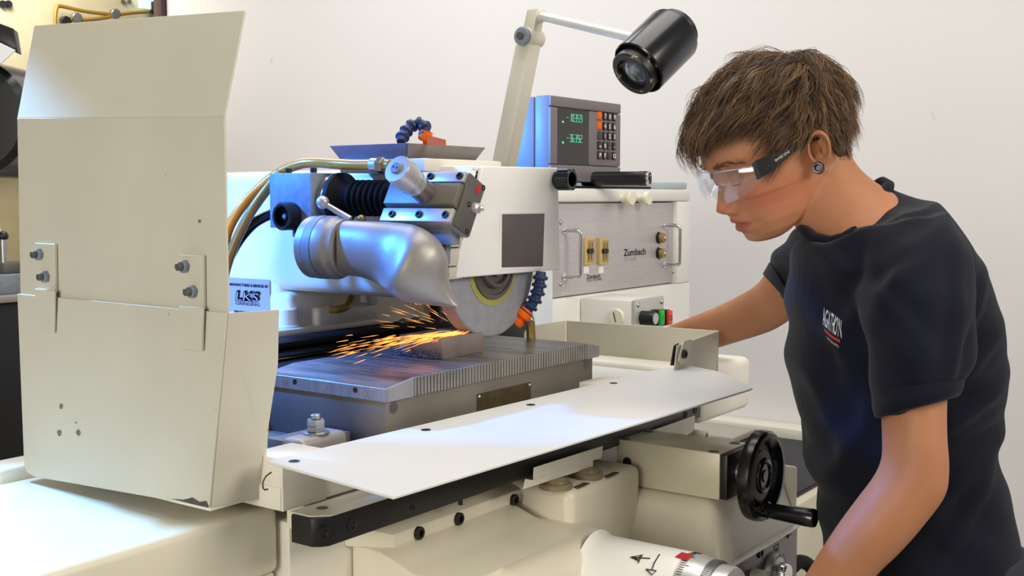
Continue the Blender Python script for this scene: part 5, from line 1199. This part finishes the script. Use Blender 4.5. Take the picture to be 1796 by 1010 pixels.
bar = MB(); nb = 10
for i in range(nb):
    for (a, b_) in ((-.0165+.033*i/nb, -.0095), (-.0165+.033*(i+1)/nb, -.0095), (-.0165+.033*(i+1)/nb, -.0055), (-.0165+.033*i/nb, -.0055)):
        q, nn, _, _ = bvh.ray_cast(hit+rd*a+td*b_+hn*.05, -hn); bar.v.append(tuple((q if q is not None else hit+rd*a+td*b_)+hn*.0009))
    bar.f.append((i*4, i*4+1, i*4+2, i*4+3)); bar.mi.append(0)
bar.build('print_bar', RED, to, 180)
# trousers and shoes
TR = mat('dark_work_trousers', (32, 34, 42), .85, var=.1, bump=.2, bscale=500)
hip = (dep(1464, 1060, TD)+dep(1774, 1060, TD))/2; Fh = V((FV.x, FV.y, 0)).normalized(); Rh = RV
tr = MB()
for s in (-1, 1):
    def rg(z, cxo, cyo, a, b_): return [V((hip.x, hip.y, 0))+Rh*(cxo+a*math.cos(t))+Fh*(cyo+b_*math.sin(t))+V((0, 0, z)) for t in np.linspace(0, 2*math.pi, 24, endpoint=False)]
    tr.loft([rg(.98, 0, s*.04, .12, .11), rg(.85, 0, s*.07, .115, .10), rg(.72, -.005, s*.09, .095, .088), rg(.48, -.01, s*.10, .070, .068), rg(.30, .0, s*.105, .066, .064), rg(.06, .01, s*.105, .066, .062)])
remesh(tr.build('trousers', TR, BROOT), .008, 4)
for s in (-1, 1):
    o0 = V((hip.x, hip.y, 0))+Fh*s*.105
    sh = MB().loft([[o0-Rh*d+Fh*(w*math.cos(t))+V((0, 0, max(.0, h*.5+h*.5*math.sin(t)))) for t in np.linspace(0, 2*math.pi, 20, endpoint=False)] for d, w, h in ((-.09, .02, .06), (-.075, .036, .09), (-.02, .042, .10), (.06, .046, .085), (.13, .047, .055), (.17, .034, .045), (.185, .012, .03))])
    sh.build('shoe', BLACK, BROOT, 60)

# ---------------------------------------------------------------- safety glasses
gl = thing('safety_glasses', 'clear wraparound safety glasses with black temples on the worker', 'glasses', HC)
LENS = glassy('clear_lens', (240, 244, 250), .05, .06)
def lensrow(off):
    rows = []
    for i in range(41):
        y = -.0745+.149*i/40; ay = abs(y)/.0745; x = .068+.0545*(1-ay**2.3)+off*(1-ay*.4)
        zt = .0235-.011*ay**1.6; zb = float(np.interp(abs(y), [0, .006, .013, .022, .036, .052, .066, .0745], [-.003, -.004, -.013, -.0215, -.026, -.023, -.013, -.004]))
        yy = y+off*(1 if y > 0 else -1)*ay
        rows.append([(x-.004*abs(t-.5)**2*4, yy, zt+(zb-zt)*t) for t in np.linspace(0, 1, 9)])
    return rows
A_ = lensrow(.0022); B_ = lensrow(0); lm_ = MB()
lm_.loft([[hw_(*p) for p in a]+[hw_(*p) for p in b_[::-1]] for a, b_ in zip(A_, B_)]).build('lens', LENS, gl, 50)
MB().tube([hw_(a[0][0]-.001, a[0][1], a[0][2]) for a in A_[::2]], .0011, 8).build('brow_rim', glassy('clear_rim', (235, 238, 242), .1, .45), gl)
for s in (1, -1):
    tpm = MB(); pts = [((.071, .0755, .0085), .0120), ((.055, .0775, .0095), .0115), ((.040, .0785, .0125), .0082), ((.015, .0795, .0175), .0058), ((-.004, .0795, .0205), .0045), ((-.025, .078, .018), .004), ((-.040, .074, .004), .0035)]
    rg2 = []
    for (x, y, z), h in pts: rg2.append([hw_(x, s*(y-.0014), z-h), hw_(x, s*(y+.0014), z-h), hw_(x, s*(y+.0014), z+h), hw_(x, s*(y-.0014), z+h)])
    tpl = tpm.loft(rg2).build('temple', BLACK, gl, 40)
    MB().loft([[hw_(x, s*(.0752+k), z) for k, z in ((-.0016, zb), (.0022, zb), (.0022, zt), (-.0016, zt))] for x, zb, zt in ((.0765, -.0045, .0185), (.071, -.0040, .0200))]).build('hinge', mat('dark_hinge', (44, 46, 50), .2), tpl)
    if s == 1:
        xd_ = (hw_(.018, .0809, .0165)-hw_(.060, .0791, .0080)).normalized(); yd_ = HU-xd_*HU.dot(xd_)
        text('SWISS ONE', .0046, hw_(.046, .0803, .0092), xd_, yd_, WHITEI, tpl, ext=.0002, sx=1.05)
        MB().loft([[hw_(.0625, .0792, .0066), hw_(.0625, .0795, .0066)], [hw_(.0600, .0796, .0046), hw_(.0600, .0797, .0046)], [hw_(.0562, .0798, .0086), hw_(.0562, .0799, .0086)], [hw_(.0590, .0796, .0098), hw_(.0590, .0797, .0098)]], caps=False).build('logo', WHITEI, tpl)
